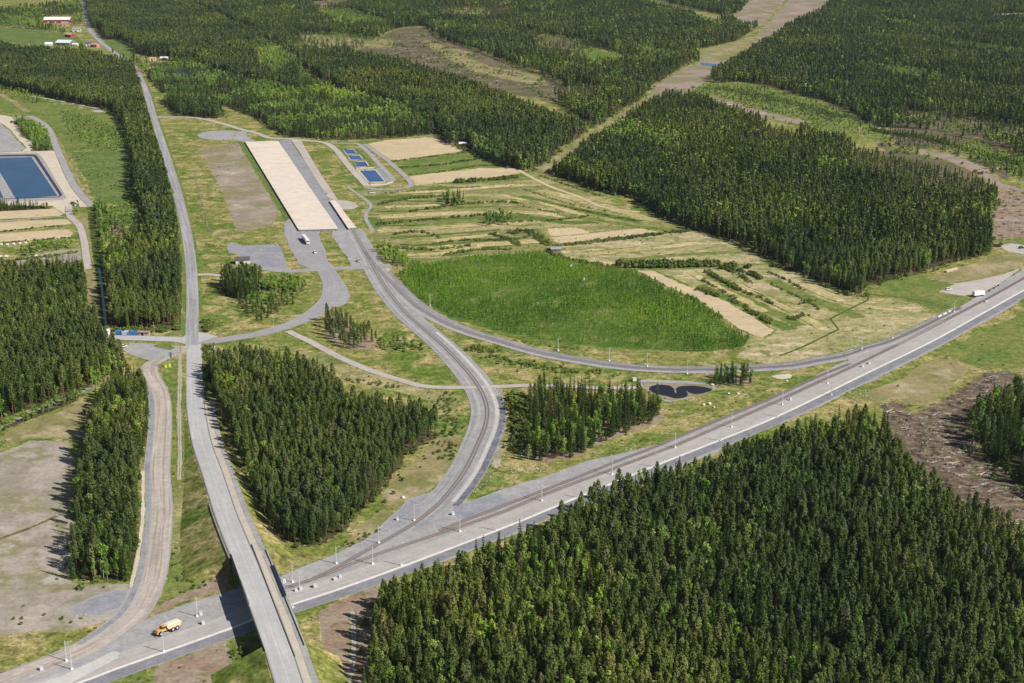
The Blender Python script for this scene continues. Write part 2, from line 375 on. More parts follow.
forest([(72, 583), (137, 581), (139, 540), (139, 513), (142, 470), (148, 437), (149, 395), (140, 368, 1), (122, 366, 1), (96, 385, 1), (92, 442), (84, 472), (78, 513), (74, 550)], 2.95, (.58, .32, .10), (13, 17))
forest([(-60, 262, 1), (0, 262, 1), (45, 259, 1), (85, 259, 1), (91, 285), (97, 330), (106, 348), (118, 360), (126, 372), (108, 376), (60, 398), (0, 420), (-60, 445)], 3.0, (.62, .28, .10), (13, 17))
forest([(-60, 35, 1), (0, 42, 1), (30, 47, 1), (60, 48, 1), (100, 52, 1), (130, 60, 1), (139, 78), (146, 95), (153, 120), (160, 142), (167, 165), (175, 195), (181, 225), (184, 250), (186, 290), (186, 324), (150, 330), (111, 330), (107, 296), (109, 255), (125, 250), (142, 244), (147, 228), (142, 208), (135, 200), (133, 160), (124, 125), (112, 112), (100, 108), (50, 98), (0, 87), (-60, 78)], 3.2, (.76, .12, .12), (12, 17), zz=.031)
forest([(86, -25), (86, 12), (95, 33), (112, 42), (140, 54), (165, 60), (190, 64), (225, 77), (262, 86), (300, 92), (300, 62), (265, 42), (235, 27), (205, 16), (185, 4), (180, -25)], 4.6, (.85, .12, .03), (13, 18), zz=.032)
forest([(146, 62), (150, 80), (165, 93), (200, 97), (232, 108), (256, 118), (285, 137), (340, 140), (395, 138), (434, 134), (436, 128), (420, 118), (380, 104), (340, 94), (305, 80), (300, 68), (262, 84), (225, 76), (190, 64)], 4.2, BIR, (9, 14), zz=.033)
forest([(163, 103), (180, 117), (222, 119), (222, 112), (205, 101), (172, 95)], 4.0, (.3, .5, .2), (11, 15))
forest([(303, 66), (320, 80), (350, 93), (380, 102), (420, 116), (436, 130), (446, 140), (458, 147), (472, 152), (490, 161), (508, 168), (532, 170), (548, 160), (562, 148), (588, 130), (560, 114, 1), (500, 90, 1), (450, 73, 1), (400, 58, 1), (350, 49, 1), (305, 49, 1)], 4.2, (.80, .12, .08), (13, 17), zz=.034)
forest([(440, 128), (446, 142), (460, 149), (475, 153), (492, 162), (508, 169), (534, 171), (532, 160), (500, 148), (465, 135)], 4.5, (.2, .3, .5), (10, 15), floor=False)
forest([(533, 89), (560, 104), (592, 128), (612, 116), (640, 99), (655, 84), (680, 68), (700, 60), (696, 50), (735, 42), (760, 25), (780, 8), (800, -25), (180, -25), (185, 2), (235, 25), (262, 38), (300, 58), (345, 58), (380, 44), (400, 30), (425, 26), (445, 42), (475, 51), (512, 66), (545, 76)], 5.2, (.55, .30, .15), (12, 17), zz=.035)
forest([(548, 172), (600, 191), (635, 198), (665, 218), (700, 232), (740, 243), (790, 269), (850, 297), (862, 297), (864, 286), (905, 277), (940, 266), (978, 257), (991, 249), (991, 234), (986, 226), (1001, 190, 1), (985, 170, 1), (940, 158, 1), (880, 144, 1), (820, 128, 1), (780, 119, 1), (730, 107, 1), (700, 92, 1), (668, 90, 1), (640, 104, 1), (600, 130, 1), (560, 156, 1)], 3.4, (.52, .40, .08), (12, 17), zz=.036)
forest([(548, 172), (600, 191), (635, 198), (665, 218), (700, 232), (690, 222), (650, 200), (600, 178), (585, 160), (640, 122), (636, 117), (562, 170)], 4.6, (.1, .3, .6), (10, 15), floor=False)
forest([(708, 76), (716, 84), (742, 82), (768, 86), (795, 94), (822, 100), (850, 112), (866, 124), (895, 128), (940, 131), (980, 141), (1024, 156), (1110, 180), (1110, -25), (856, -20), (820, 8, 1), (792, 18, 1), (767, 36, 1), (747, 47, 1), (729, 58, 1)], 5.0, (.50, .40, .10), (12, 17), zz=.037)
forest([(1000, 172), (1110, 215), (1110, 180), (1024, 158), (960, 142), (900, 132), (890, 138), (950, 152)], 6.5, (.2, .3, .5), (5, 9), floor=False)
forest([(715, 84), (745, 84), (790, 96), (840, 110), (866, 124), (870, 138), (820, 130), (780, 122), (740, 112), (700, 102), (700, 88)], 8, (.3, .2, .5), (3, 7), floor=False)
forest([(866, 128), (900, 132), (950, 143), (1024, 163), (1100, 186), (1100, 208), (1024, 178), (960, 162), (900, 150)], 7.5, (.2, .2, .6), (3, 8), floor=False)
forest([(372, 46), (395, 33), (422, 32), (445, 46), (475, 56), (512, 68), (550, 80), (560, 97), (520, 94), (480, 83), (430, 71), (390, 60)], 12, (.7, .1, .2), (5, 12), floor=False)
# clumps
forest([(222, 296), (240, 300), (258, 296), (262, 285), (250, 282), (230, 281), (222, 286)], 3.4, (.3, .62, .08), (13, 17), name='clump_ground')
forest([(258, 292), (300, 292), (306, 282), (290, 280), (262, 282)], 2.7, (0, .1, .9), (5, 8), name='clump_ground')
forest([(240, 316), (262, 322), (282, 312), (300, 300), (296, 294), (262, 296), (238, 300)], 4.2, (.45, .15, .4), (4, 9), floor=False)
forest([(326, 338), (348, 349), (376, 350), (376, 340), (352, 328), (340, 318), (326, 320)], 3.9, (.82, .08, .10), (8, 12), name='clump_ground', mat=M_redsoil)
forest([(376, 350), (405, 352), (425, 350), (410, 342), (380, 338)], 3.6, (.2, .1, .7), (2.5, 5), floor=False)
forest([(529, 432), (527, 462), (545, 464), (566, 460), (600, 445), (635, 430), (660, 421), (662, 409), (648, 410), (610, 406), (580, 400), (540, 399), (531, 408)], 3.6, (.30, .55, .15), (12, 17), name='clump_ground', mat=M_redsoil)
forest([(714, 385.5), (751, 385.5), (753, 377), (717, 376)], 3.0, (.35, .55, .1), (9, 12), name='clump_ground', mat=M_redsoil)
forest([(442, 205), (464, 208), (464, 201), (444, 198)], 4.5, (0, .25, .75), (9, 13), floor=False)
forest([(484, 226), (512, 226), (511, 217), (488, 216)], 4.0, (0, .05, .95), (6, 9), floor=False)
forest([(372, 255), (382, 266), (410, 268), (405, 258), (385, 246), (375, 247)], 3.6, (0, .05, .95), (6, 10), floor=False)
forest([(16, 122), (30, 124), (48, 134), (57, 150), (36, 152), (30, 142), (20, 132)], 3.8, (0, .08, .92), (7, 11), name='clump_ground')
forest([(-30, 204), (0, 205), (48, 208), (50, 212), (0, 214), (-30, 214)], 3.2, (.4, .5, .1), (5, 8), name='clump_ground')
forest([(72, 210), (88, 212), (87, 218), (74, 216)], 3.2, (0, .1, .9), (8, 11), floor=False)
forest([(20, 250), (40, 246), (72, 244), (74, 252), (40, 256), (22, 256)], 4.0, (0, .05, .95), (5, 8), floor=False)
forest([(92, 208), (104, 206), (110, 225), (106, 255), (104, 290), (108, 325), (101, 300), (97, 262), (93, 232)], 4.0, (0, .15, .85), (7, 12), name='clump_ground')
forest([(104, 205), (132, 205), (142, 215), (140, 236), (112, 250), (110, 225)], 5.5, (0, .1, .9), (4, 8), floor=False)
forest([(-30, 440), (0, 434), (40, 416), (72, 404), (90, 394), (84, 392), (60, 402), (30, 413), (0, 425), (-30, 436)], 3.6, (0, .1, .9), (5, 8), name='clump_ground')
forest([(106, 350), (124, 360), (128, 374), (112, 378), (92, 392), (86, 380), (98, 362)], 3.6, (.15, .15, .7), (8, 12), floor=False)
forest([(-30, 15), (40, 8), (86, 2), (90, 22), (70, 28), (50, 30), (0, 28), (-30, 30)], 6, (.25, .15, .6), (9, 14), floor=False)
forest([(26, 22), (46, 28), (66, 32), (76, 34), (74, 38), (50, 36), (30, 33)], 5.5, (.15, .15, .7), (7, 12), floor=False)
forest([(0, 45), (30, 46), (60, 46), (60, 52), (0, 52)], 8, (.3, .2, .5), (6, 10), floor=False)
forest([(76, 34), (90, 32), (95, 52), (78, 55)], 7, (.2, .2, .6), (8, 12), floor=False)
forest([(110, 45), (130, 52), (146, 70), (140, 78), (130, 66), (112, 56)], 6.5, (.2, .2, .6), (8, 13), floor=False)
forest([(0, 83), (30, 95), (52, 102), (30, 104), (0, 95)], 6, (.1, .1, .8), (5, 8), floor=False)
forest([(60, 112), (100, 120), (128, 140), (130, 160), (100, 152), (70, 135)], 6, (.05, .05, .9), (3, 7), floor=False)
forest([(400, 385, 0)] and [(470, 345), (520, 352), (600, 368), (640, 378), (600, 384), (530, 378), (490, 370)], 12, (.05, .05, .9), (1.5, 3), floor=False)

# ---- patches (photo outline -> ground)
patch('meadow_by_farm', [(-40, 28), (0, 27), (40, 30), (76, 36), (86, 46), (60, 47), (0, 46), (-40, 46)], M_lush, .06, 5)
patch('meadow_by_road', [(103, 40), (118, 40), (132, 46), (136, 56), (124, 60), (110, 52)], M_lush, .06, 5)
patch('green_strip_field', [(178, -8), (195, 4), (225, 18), (256, 30), (262, 34), (245, 34), (215, 20), (188, 6), (170, -8)], M_greenfield, .06, 5)
patch('meadow_left', [(-30, 92), (0, 92), (32, 100), (75, 108), (108, 114), (124, 130), (131, 160), (134, 204), (110, 205), (92, 206), (85, 192), (72, 168), (60, 148), (50, 130), (30, 118), (0, 112)], M_greenfield, .05, 5, excl=False)
patch('lush_field_left', [(72, 152), (128, 151), (133, 175), (133, 200), (100, 204), (90, 192), (80, 172)], M_lush, .06, 3)
patch('scrub_ground_left', [(92, 208), (134, 205), (142, 225), (140, 240), (110, 252), (105, 230)], M_greenfield, .05, 4, excl=False)
patch('brown_scrub', [(112, 225), (138, 228), (140, 242), (116, 250)], M_redsoil, .07, 4, excl=False)
patch('clearcut', [(368, 44), (395, 29), (422, 26), (445, 41), (475, 50), (512, 64), (550, 77), (572, 93), (560, 101), (520, 96), (480, 85), (430, 72), (390, 60), (350, 55)], M_brush, .06, 8)
patch('sandy_track_clearcut', [(424, 40), (445, 47), (470, 52), (467, 57), (488, 67), (515, 71), (538, 77), (546, 84), (530, 84), (500, 77), (478, 72), (458, 62), (440, 52)], M_clear, .09, 6)
patch('clearcut_far', [(300, 4), (350, -2), (360, 6), (320, 12)], M_brush, .06, 10)
patch('clearcut_path', [(318, 45), (348, 42), (350, 45), (320, 48)], M_clear, .06, 6)
patch('open_bog', [(440, 10), (480, 5), (490, 14), (450, 18)], M_clear, .06, 8, excl=False)
patch('far_field', [(640, -4), (690, 8), (728, 16), (720, 22), (680, 14), (630, 2)], M_greenfield, .06, 8)
patch('power_line_strip', [(530, 171), (560, 154), (590, 133), (622, 112), (648, 96), (662, 90), (674, 93), (657, 104), (620, 128), (590, 150), (562, 171), (545, 176)], M_clear, .07, 4)
patch('power_line_gravel', [(648, 97), (656, 86), (680, 71), (700, 63), (720, 50), (745, 44), (768, 24), (780, 10), (800, -12), (855, -12), (818, 15), (795, 26), (770, 43), (750, 55), (732, 66), (712, 78), (692, 90), (674, 99), (655, 101)], M_pink, .08, 5)
patch('power_line_meadow', [(700, 60), (704, 50), (735, 42), (756, 38), (740, 52), (722, 60)], M_clear, .10, 5)
patch('pink_clearing', [(722, 18), (740, 12), (760, -12), (800, -12), (780, 10), (766, 24), (745, 30)], M_pink, .075, 7)
patch('brown_clearing_far', [(985, 14), (1030, 13), (1030, 22), (995, 20)], M_pink, .07, 8)
patch('young_growth_field', [(688, 88), (700, 81), (740, 83), (768, 86), (800, 97), (850, 113), (866, 124), (862, 138), (820, 130), (780, 123), (740, 112), (700, 102)], M_greenfield, .065, 5, excl=False)
patch('dirt_path_far', [(672, 91), (700, 93), (738, 104), (768, 113), (808, 122), (806, 125), (765, 118), (735, 108), (700, 98), (676, 95)], M_pink, .085, 3)
patch('bright_strip', [(862, 127), (900, 131), (950, 142), (1024, 162), (1100, 185), (1100, 210), (1024, 180), (960, 163), (900, 151), (866, 143)], M_greenfield, .065, 4, excl=False)
patch('brush_floor', [(850, 152), (900, 150), (960, 165), (998, 188), (985, 207), (930, 202), (880, 188), (850, 172)], M_brush, .068, 5, excl=False)
patch('brush_right', [(872, 140), (930, 148), (985, 160), (1010, 176), (1004, 186), (985, 176), (940, 168), (890, 158)], M_brush, .066, 5, excl=False)
patch('pink_path_right', [(915, 148), (960, 156), (985, 168), (1003, 183), (1024, 190), (1024, 194), (996, 188), (975, 172), (950, 160), (915, 152)], M_pink, .09, 3)
patch('power_line_clearing', [(1003, 186), (1030, 190), (1100, 205), (1100, 262), (1024, 247), (1012, 242), (994, 240), (988, 222)], M_redsoil, .07, 4)
patch('green_strip_pylon', [(994, 240), (1030, 238), (1100, 244), (1100, 250), (1024, 247), (1003, 245)], M_greenfield, .09, 2)
patch('gravel_yard_right', [(1000, 246), (1012, 243), (1035, 248), (1080, 258), (1080, 268), (1030, 257), (1006, 251)], M_tan, .12, 1.5)
patch('far_bright_glade', [(890, 22), (915, 25), (935, 30), (960, 42), (935, 40), (900, 34), (870, 34)], M_greenfield, .065, 6, excl=False)

# field area in the middle
patch('striped_fields', [(362, 186), (410, 187), (470, 178), (530, 172), (580, 190), (640, 212), (700, 234), (740, 244), (700, 252), (620, 262), (570, 262), (520, 252), (460, 258), (400, 270), (380, 262), (372, 235), (365, 205)], M_stripes, .05, 3, excl=False)
M_drystrip = ground_mat('dry_field_strip', (.50, .41, .23), (.38, .325, .15), .05, c=(.20, .21, .07), cs=.07, ct=(.54, .64), fringe_noise=.1, stretch=(.3, 1, 1))
M_olive = ground_mat('olive_field_strip', (.12, .15, .04), (.10, .165, .038), .05, fringe_noise=.1, stretch=(.3, 1, 1))
for pts, w, m in (([(392, 192), (440, 191), (500, 186), (540, 184)], 10, M_drystrip), ([(385, 207), (440, 205), (512, 201), (560, 204)], 8, M_drystrip), ([(380, 217), (440, 214), (512, 212), (570, 216)], 12, M_drystrip), ([(378, 231), (430, 228), (490, 225), (540, 222)], 10, M_drystrip),
                  ([(430, 249), (480, 245), (540, 241)], 12, M_drystrip), ([(395, 256), (440, 253), (480, 247)], 7, M_drystrip), ([(400, 241), (440, 240), (500, 234)], 8, M_drystrip), ([(540, 190), (600, 205), (650, 220)], 12, M_drystrip), ([(520, 196), (580, 210), (640, 222)], 9, M_olive),
                  ([(362, 198), (400, 197), (432, 197)], 14, M_olive), ([(440, 178), (480, 175), (530, 176)], 12, M_olive), ([(375, 223), (420, 220), (470, 218), (520, 217)], 7, M_olive), ([(390, 238), (440, 235), (500, 230)], 6, M_olive), ([(410, 246), (460, 243), (520, 238)], 5, M_olive), ([(512, 214), (560, 222), (600, 222)], 10, M_olive), ([(590, 254), (640, 249), (700, 243)], 8, M_drystrip), ([(620, 260), (680, 255), (740, 252)], 6, M_greenfield), ([(660, 276), (720, 300), (770, 322)], 6, M_olive), ([(700, 276), (760, 306), (800, 326)], 7, M_greenfield), ([(770, 280), (830, 306), (860, 318)], 9, M_greenfield), ([(700, 285), (745, 306), (790, 330)], 7, M_olive), ([(735, 283), (790, 310), (826, 330)], 6, M_drystrip), ([(690, 272), (740, 298), (765, 312)], 6, M_drystrip), ([(800, 283), (850, 303), (900, 310)], 8, M_drystrip), ([(380, 200), (430, 201), (480, 197)], 5, M_greenfield), ([(500, 195), (560, 208), (620, 226)], 6, M_drystrip), ([(560, 214), (620, 224), (680, 232)], 8, M_greenfield), ([(375, 212), (430, 209), (500, 206)], 4, M_greenfield), ([(384, 226), (440, 224), (500, 220)], 4, M_greenfield), ([(400, 252), (460, 248), (530, 245)], 4, M_greenfield), ([(400, 245), (450, 244), (510, 240)], 3, M_olive), ([(440, 162), (480, 158), (500, 162)], 5, M_drystrip), ([(410, 172), (460, 166), (505, 166)], 6, M_drystrip), ([(420, 184), (470, 183), (540, 178)], 6, M_greenfield), ([(590, 258), (650, 255), (720, 252)], 5, M_drystrip), ([(580, 246), (640, 241), (700, 236)], 5, M_olive)):
    strip('field_strip', pts, w, m, .062, 2.2, excl=False, wob=1.0)
patch('straw_field_north', [(366, 144), (388, 140), (430, 137), (442, 140), (465, 151), (430, 156), (392, 161), (378, 153)], M_tanfield, .08, 2)
patch('green_field_strip', [(394, 162), (466, 153), (505, 166), (480, 170), (407, 177)], M_greenfield, .07, 2)
patch('straw_field_middle', [(408, 176), (480, 168), (515, 168), (522, 173), (470, 180), (414, 186)], M_tanfield, .08, 2)
patch('straw_patch_one', [(547, 229), (575, 227), (590, 233), (572, 237), (550, 236)], M_tanfield, .08, 2)
patch('straw_patch_two', [(552, 238), (612, 231), (655, 227), (662, 231), (600, 240), (556, 244)], M_tanfield, .08, 2)
patch('dry_field_east', [(556, 246), (640, 234), (700, 231), (735, 243), (768, 262), (700, 266), (600, 267), (572, 262)], M_blotch, .07, 2.5)
patch('dry_meadow_east', [(640, 270), (700, 268), (765, 264), (800, 275), (862, 298), (925, 300), (952, 308), (930, 322), (868, 346), (810, 360), (770, 365), (735, 358), (750, 340), (720, 318)], M_blotch, .065, 2.5)
patch('green_meadow_east', [(866, 290), (905, 278), (960, 272), (985, 273), (955, 284), (938, 293), (975, 299), (945, 316), (915, 303)], M_greenfield, .075, 2)
patch('straw_slope', [(975, 262), (1024, 250), (1024, 264), (990, 277), (950, 283), (930, 278)], M_clear, .08, 2.5, excl=False)
patch('straw_track', [(636, 270), (654, 271), (690, 287), (730, 304), (772, 330), (764, 338), (748, 332), (690, 297)], M_tanfield, .09, 1.5)
patch('sapling_ground', [(398, 276), (420, 266), (470, 256), (540, 252), (585, 262), (632, 272), (690, 301), (752, 334), (742, 347), (700, 352), (640, 350), (560, 344), (500, 332), (452, 318), (420, 302), (404, 290)], M_plant, .06, 2.5, excl=False)
# left fields
patch('straw_strip', [(-30, 213), (50, 209), (58, 208), (63, 214), (60, 216), (-30, 221)], M_tanfield, .07, .8)
patch('straw_strip', [(-30, 224), (66, 219), (72, 224), (0, 231), (-30, 233)], M_tanfield, .07, .8)
patch('straw_strip', [(-30, 236), (68, 229), (74, 233), (70, 238), (0, 242), (-30, 244)], M_tanfield, .07, .8)
patch('dry_verge', [(20, 258), (60, 250), (86, 248), (86, 262), (50, 264), (-30, 268), (-30, 262)], M_dirt, .06, 1.5)
patch('yard_sand_left', [(-60, 112), (0, 115), (13, 117), (22, 134), (31, 141), (31, 152), (0, 155), (-60, 157)], M_sand, .08, 1.5)
patch('yard_gravel_left', [(-60, 122), (0, 124), (14, 136), (24, 148), (20, 151), (0, 152), (-60, 152)], M_gravel, .10, 1.5)
patch('pond_surround', [(-60, 153), (58, 151), (64, 152), (74, 174), (88, 198), (94, 206), (70, 208), (72, 214), (64, 214), (52, 206), (-60, 205)], M_sand, .085, 1.2)
patch('pond_bank', [(-60, 153.5), (36, 153), (41, 156), (66, 198), (62, 200), (-60, 203.5)], M_gravel, .11, .6)
patch('pond_liner', [(-60, 156), (34.5, 154.6), (37, 156), (62.5, 195), (59, 197.5), (-60, 201.5)], M_liner, .14, 0)
patch('pond_bank_inner', [(-60, 157.4), (32.5, 156.4), (34.5, 157.4), (59.5, 195.4), (58, 197), (-60, 200.8)], M_gravel, .16, 0)
patch('large_pond', [(-5, 158), (31.5, 157.2), (57.5, 196), (16, 199.4), (-5, 164)], M_water, .20, 0)
patch('second_pond', [(-70, 176), (-8, 172), (3.5, 198), (-30, 200), (-70, 200)], M_water, .21, 0)
patch('dirt_field', [(-60, 462), (0, 452), (15, 447), (30, 440), (70, 441), (73, 470), (70, 500), (74, 560), (70, 584), (135, 583), (134, 600), (118, 620), (75, 631), (0, 634), (-60, 642)], M_dirt, .07, 2.5)
patch('grey_heap_ground', [(68, 612), (90, 600), (118, 590), (130, 592), (122, 606), (100, 616), (84, 614)], M_heap, .09, 2)
patch('dry_grass_left', [(0, 434), (40, 418), (75, 405), (88, 398), (86, 436), (60, 440), (10, 446)], M_clear, .055, 2, excl=False)
patch('green_verge', [(163, 372), (176, 360), (184, 366), (185, 400), (192, 445), (214, 512), (228, 545), (226, 580), (200, 596), (160, 610), (168, 560), (172, 512), (170, 440), (170, 400)], M_greenfield, .05, 1.5)
patch('soil_strip', [(170, 482), (187, 482), (196, 510), (198, 540), (186, 562), (174, 560), (172, 530)], M_stripes, .07, 3)
patch('soil_slope', [(150, 612), (165, 602), (195, 592), (225, 575), (226, 590), (186, 602), (150, 617)], M_redsoil, .072, 2)
patch('grass_south', [(100, 684), (150, 668), (232, 636), (262, 640), (280, 700), (240, 760), (60, 760)], M_greenfield, .05, 2)
patch('soil_south', [(150, 700), (155, 668), (200, 652), (228, 642), (232, 668), (236, 700)], M_redsoil, .06, 3)
patch('stripped_strip', [(318, 608), (345, 598), (372, 588), (384, 592), (383, 620), (372, 650), (358, 690), (330, 720), (322, 690), (322, 640)], M_redsoil, .07, 2.5)
patch('basin_soil', [(199, 147), (245, 142), (250, 155), (260, 175), (272, 198), (279, 215), (272, 227), (240, 232), (228, 207), (218, 185), (207, 165)], M_dirt2, .07, 2)
patch('gravel_yard_basin', [(227, 243), (236, 243), (242, 246), (278.5, 244), (287, 264), (290, 268.5), (292, 273), (270, 270), (250, 262), (240, 255), (228, 253)], M_bluegrav, .10, .8)
patch('logging_strip', [(878, 404), (898, 400), (910, 414), (943, 404), (960, 388), (985, 373), (1010, 371), (1030, 380), (995, 404), (966, 430), (980, 456), (1024, 488), (1100, 535), (1060, 545), (1024, 534), (985, 520), (945, 500), (915, 482), (898, 450), (884, 428)], M_debris, .07, 2.5)
patch('green_meadow_right', [(938, 352), (975, 335), (1024, 312), (1080, 300), (1080, 372), (1024, 368), (985, 368), (950, 362)], M_greenfield, .055, 2.5)
patch('dry_meadow_right', [(850, 402), (885, 385), (920, 365), (945, 356), (970, 368), (955, 386), (930, 402), (905, 408), (880, 402)], M_clear, .056, 2.5)
patch('heather_patch', [(380, 500), (400, 470), (440, 440), (460, 430), (452, 470), (420, 505), (395, 512)], M_clear, .05, 3, excl=False)
patch('heather_patch', [(330, 560), (352, 530), (385, 508), (395, 515), (365, 540)], M_clear, .05, 2, excl=False)
patch('mossy_patch', [(300, 350), (345, 355), (390, 378), (440, 392), (462, 396), (450, 420), (430, 400), (380, 388), (345, 380)], M_stripes, .05, 2, excl=False)
patch('rubble_bare', [(495, 388), (503, 388), (506, 430), (498, 470), (490, 466), (498, 430)], M_dirt, .06, 1)
patch('rubble_bare', [(772, 376), (792, 374), (790, 378), (776, 380)], M_sand, .06, 1)

for p_ in ([(42, 17), (74, 16), (75, 30), (60, 31), (44, 28)], [(44, 42), (78, 40), (80, 54), (44, 54)], [(64, 31), (102, 28), (104, 54), (84, 52), (74, 42)], [(146, 58), (170, 56), (172, 68), (150, 74)], [(456, 142), (470, 142), (472, 156), (458, 156)], [(548, 250), (562, 250), (563, 260), (548, 260)]): EXCL.append(p_)
# roads ---------------------------------------------------------------
ROAD_N = [(83, -6), (84, 4), (86, 18), (90, 30), (98, 39), (108, 48), (122, 58), (134, 67), (140, 78), (146, 91), (153, 115), (160, 137), (169, 165), (178, 195), (186, 230), (191, 265), (192.5, 300), (192, 325), (192, 345)]
strip('road_verge_north', ROAD_N[8:], 12, M_greenfield, .09, 1.2)
strip('north_road', ROAD_N, 7.2, M_asphalt2, .18, .35)
RAMP = [(193, 335, 0), (194, 350, 0), (194.5, 380, 0), (196, 410, .3), (202, 443, 1.4), (213, 475, 3.6), (225, 512, 6.2), (236, 540, 7.7), (244.5, 560, 8.2), (256, 590, 8.2), (270, 625, 8.2), (289, 683, 8.2), (303, 730, 8.2), (318, 790, 8.2)]
strip('junction', [(183, 337), (192, 338), (204, 341)], 22, M_ramp, .17, .6)
strip('side_road_west', [(104, 338), (130, 338), (160, 339), (190, 340)], 9, M_ramp, .165, .5)
patch('parking_area', [(122, 349), (131, 343), (154, 344), (180, 346), (180, 352), (162, 357), (150, 360), (131, 355)], M_gravel, .14, .8)
patch('grass_island', [(154, 346), (159, 344), (169, 345.5), (175.5, 348), (171, 350.5), (156, 347.5)], M_lush, .19, .5)
CURVE_E = [(192, 341), (215, 341), (235, 338), (256, 334.5), (281, 328), (306, 318), (327, 303), (333, 288), (327, 272), (312, 256), (300, 241), (294, 227)]
strip('curved_road', CURVE_E, [9, 9, 9, 9.5, 10, 11, 13, 13, 12, 12, 11, 11], M_asphalt, .16, .5)
patch('curve_apron', [(330, 270), (338, 276), (345, 285), (350.5, 296), (346, 304), (336, 309), (328, 300), (334, 286)], M_gravel, .15, .8)
patch('forecourt', [(284, 223), (290, 219), (298, 231), (317, 232), (323, 246), (326, 260), (334, 268), (322, 272), (300, 264), (291, 250), (286, 236)], M_asphalt, .15, .7)
strip('cross_road', [(262, 268), (283, 271), (299, 271), (330, 269), (360, 268), (392, 266.5)], 8, M_asphalt, .17, .5)
strip('field_access', [(195, 275), (208, 274.5), (222, 276)], 5, M_tan, .15, .5)
strip('gravel_path', [(288, 331), (300, 337), (311, 342), (338, 356.5), (368, 369.5), (398, 379.5), (426, 386.5), (463, 387.5), (500, 386.5), (537, 385.5), (570, 386.5), (600, 388), (640, 388)], 5.0, M_tan, .14, .5)
HAUL = [(184, 346), (178, 352), (163, 358), (151, 365), (150, 374), (157, 388), (160.5, 402), (160.5, 425), (159, 445), (157, 470), (158, 495), (158, 515), (155.5, 540), (153, 562), (147, 587), (134, 612), (114, 630), (88, 647), (50, 663), (0, 682), (-60, 704)]
strip('haul_road', HAUL, [6, 7, 7.5, 8, 8.5, 9, 10, 10.5, 11, 11, 11.5, 12, 12, 12, 12, 12, 11, 10, 9, 9], M_haul, .13, .8)
strip('haul_road_shoulder', HAUL[5:18], 2.2, M_heap, .15, .5, off=4.6)
strip('sand_bank', HAUL[9:15], 1.3, M_sand, .15, .4, off=6.6, wob=.2)
strip('verge_path', [(180, 355), (180, 380), (179, 410), (180, 450), (179, 480)], 1.4, M_tan, .12, .8)
strip('pond_road', [(30, 116), (44, 124), (51, 133), (56, 146), (62, 160), (72, 182), (84, 198), (92, 206)], 6, M_gravel, .13, .8)
strip('pond_road', [(13, 118), (22, 117), (32, 117)], 5, M_gravel, .13, .8)
strip('sand_track', [(36, 119), (50, 130), (60, 144), (66, 156), (78, 180), (90, 202)], 2.5, M_clear, .12, .8)
strip('meadow_road', [(31, 96), (60, 101), (85, 106), (104, 110)], 4, M_tan, .12, .8)
patch('turning_spot', [(92, 111), (106, 108.5), (107, 111), (98, 113)], M_tan, .13, .8)
strip('sand_track', [(0, 94), (10, 100), (20, 107), (28, 112)], 6, M_clear, .12, 1.5)
strip('yard_track', [(69, 206), (70, 216), (79, 225), (83.5, 238), (85.6, 251), (88, 269)], 5, M_tan, .13, .8)
strip('field_lane', [(-30, 222.5), (0, 221.5), (29, 219), (63, 216.5)], 2.6, M_gravel, .10, .4)
strip('ditch_verge', [(89, 213), (93, 245), (97, 275), (101, 300), (104, 322)], 8, M_clear, .06, 1.5, off=4)
strip('ditch_bank', [(91, 213), (96, 250), (101, 285), (106, 326)], 5, M_ditch, .08, 1)
strip('ditch_water', [(99, 268), (102, 290), (106, 326)], 1.6, M_water, .11, 0)
strip('west_ditch_water', [(93, 386), (80, 393), (60, 400), (40, 409), (20, 418), (0, 428), (-30, 440)], 2.2, M_bluegrav, .11, .3)
strip('perimeter_road', [(155, 117.5), (180, 117), (200, 118.5), (220, 123), (240, 129), (256, 133), (270, 138), (290, 139), (306, 140.5), (325, 143), (336, 150), (344, 160), (354, 172), (367, 186)], 6, M_tan, .13, .8)
strip('basin_road', [(364, 187), (378, 189.5), (396, 189), (409, 187), (411, 183), (404, 175), (395, 167), (387, 160), (376, 152), (365, 144)], 4.5, M_gravel, .13, .8)
strip('basin_road', [(330, 143), (345, 143.5), (358, 144), (368, 152), (380, 165), (394, 180)], 4.5, M_gravel, .125, .8)
patch('basin_gravel', [(356, 167), (376, 167), (380, 170), (394, 181), (392, 183), (386, 185), (366, 187), (358, 176)], M_sand, .11, .8)
patch('basin_gravel_east', [(376, 167), (380, 168), (395, 181), (385, 182.5), (374, 170)], M_bluegrav, .12, .5)
patch('gravel_circle', [(222.5 + 25 * math.cos(t), 135.6 + 5 * math.sin(t)) for t in np.linspace(0, 2 * math.pi, 22)[:-1]], M_gravel, .12, .8)
patch('gravel_circle_apron', [(236, 133), (244, 130), (250, 131), (244, 135), (256, 141), (244, 142), (232, 140)], M_gravel, .125, .8)
patch('rail_yard_strip', [(278, 141), (289, 139), (311, 171), (331, 201), (354, 229), (338, 229), (310, 187)], M_bluegrav, .10, .4)
patch('pale_service_strip', [(291, 139), (300, 139), (319, 171), (338, 200), (331, 202), (311, 171)], M_tan, .14, .4)
patch('turning_pad', [(335, 200), (348, 201), (356, 204), (358, 206.5), (354, 209), (343, 210)], M_tan, .15, .6)
patch('hall_apron', [(333, 229), (355, 229), (364, 248), (371, 262), (364, 268), (352, 266), (340, 247), (331, 236)], M_gravel, .09, .8)
patch('gravel_patch_crossing', [(377, 264), (390, 264), (389, 272), (376, 272)], M_tan, .12, 1)
strip('brook', [(348, 186), (352, 190), (366, 200), (371, 206), (367, 212), (366, 219), (370, 226), (373, 232)], 2.6, M_gravel, .10, .6)
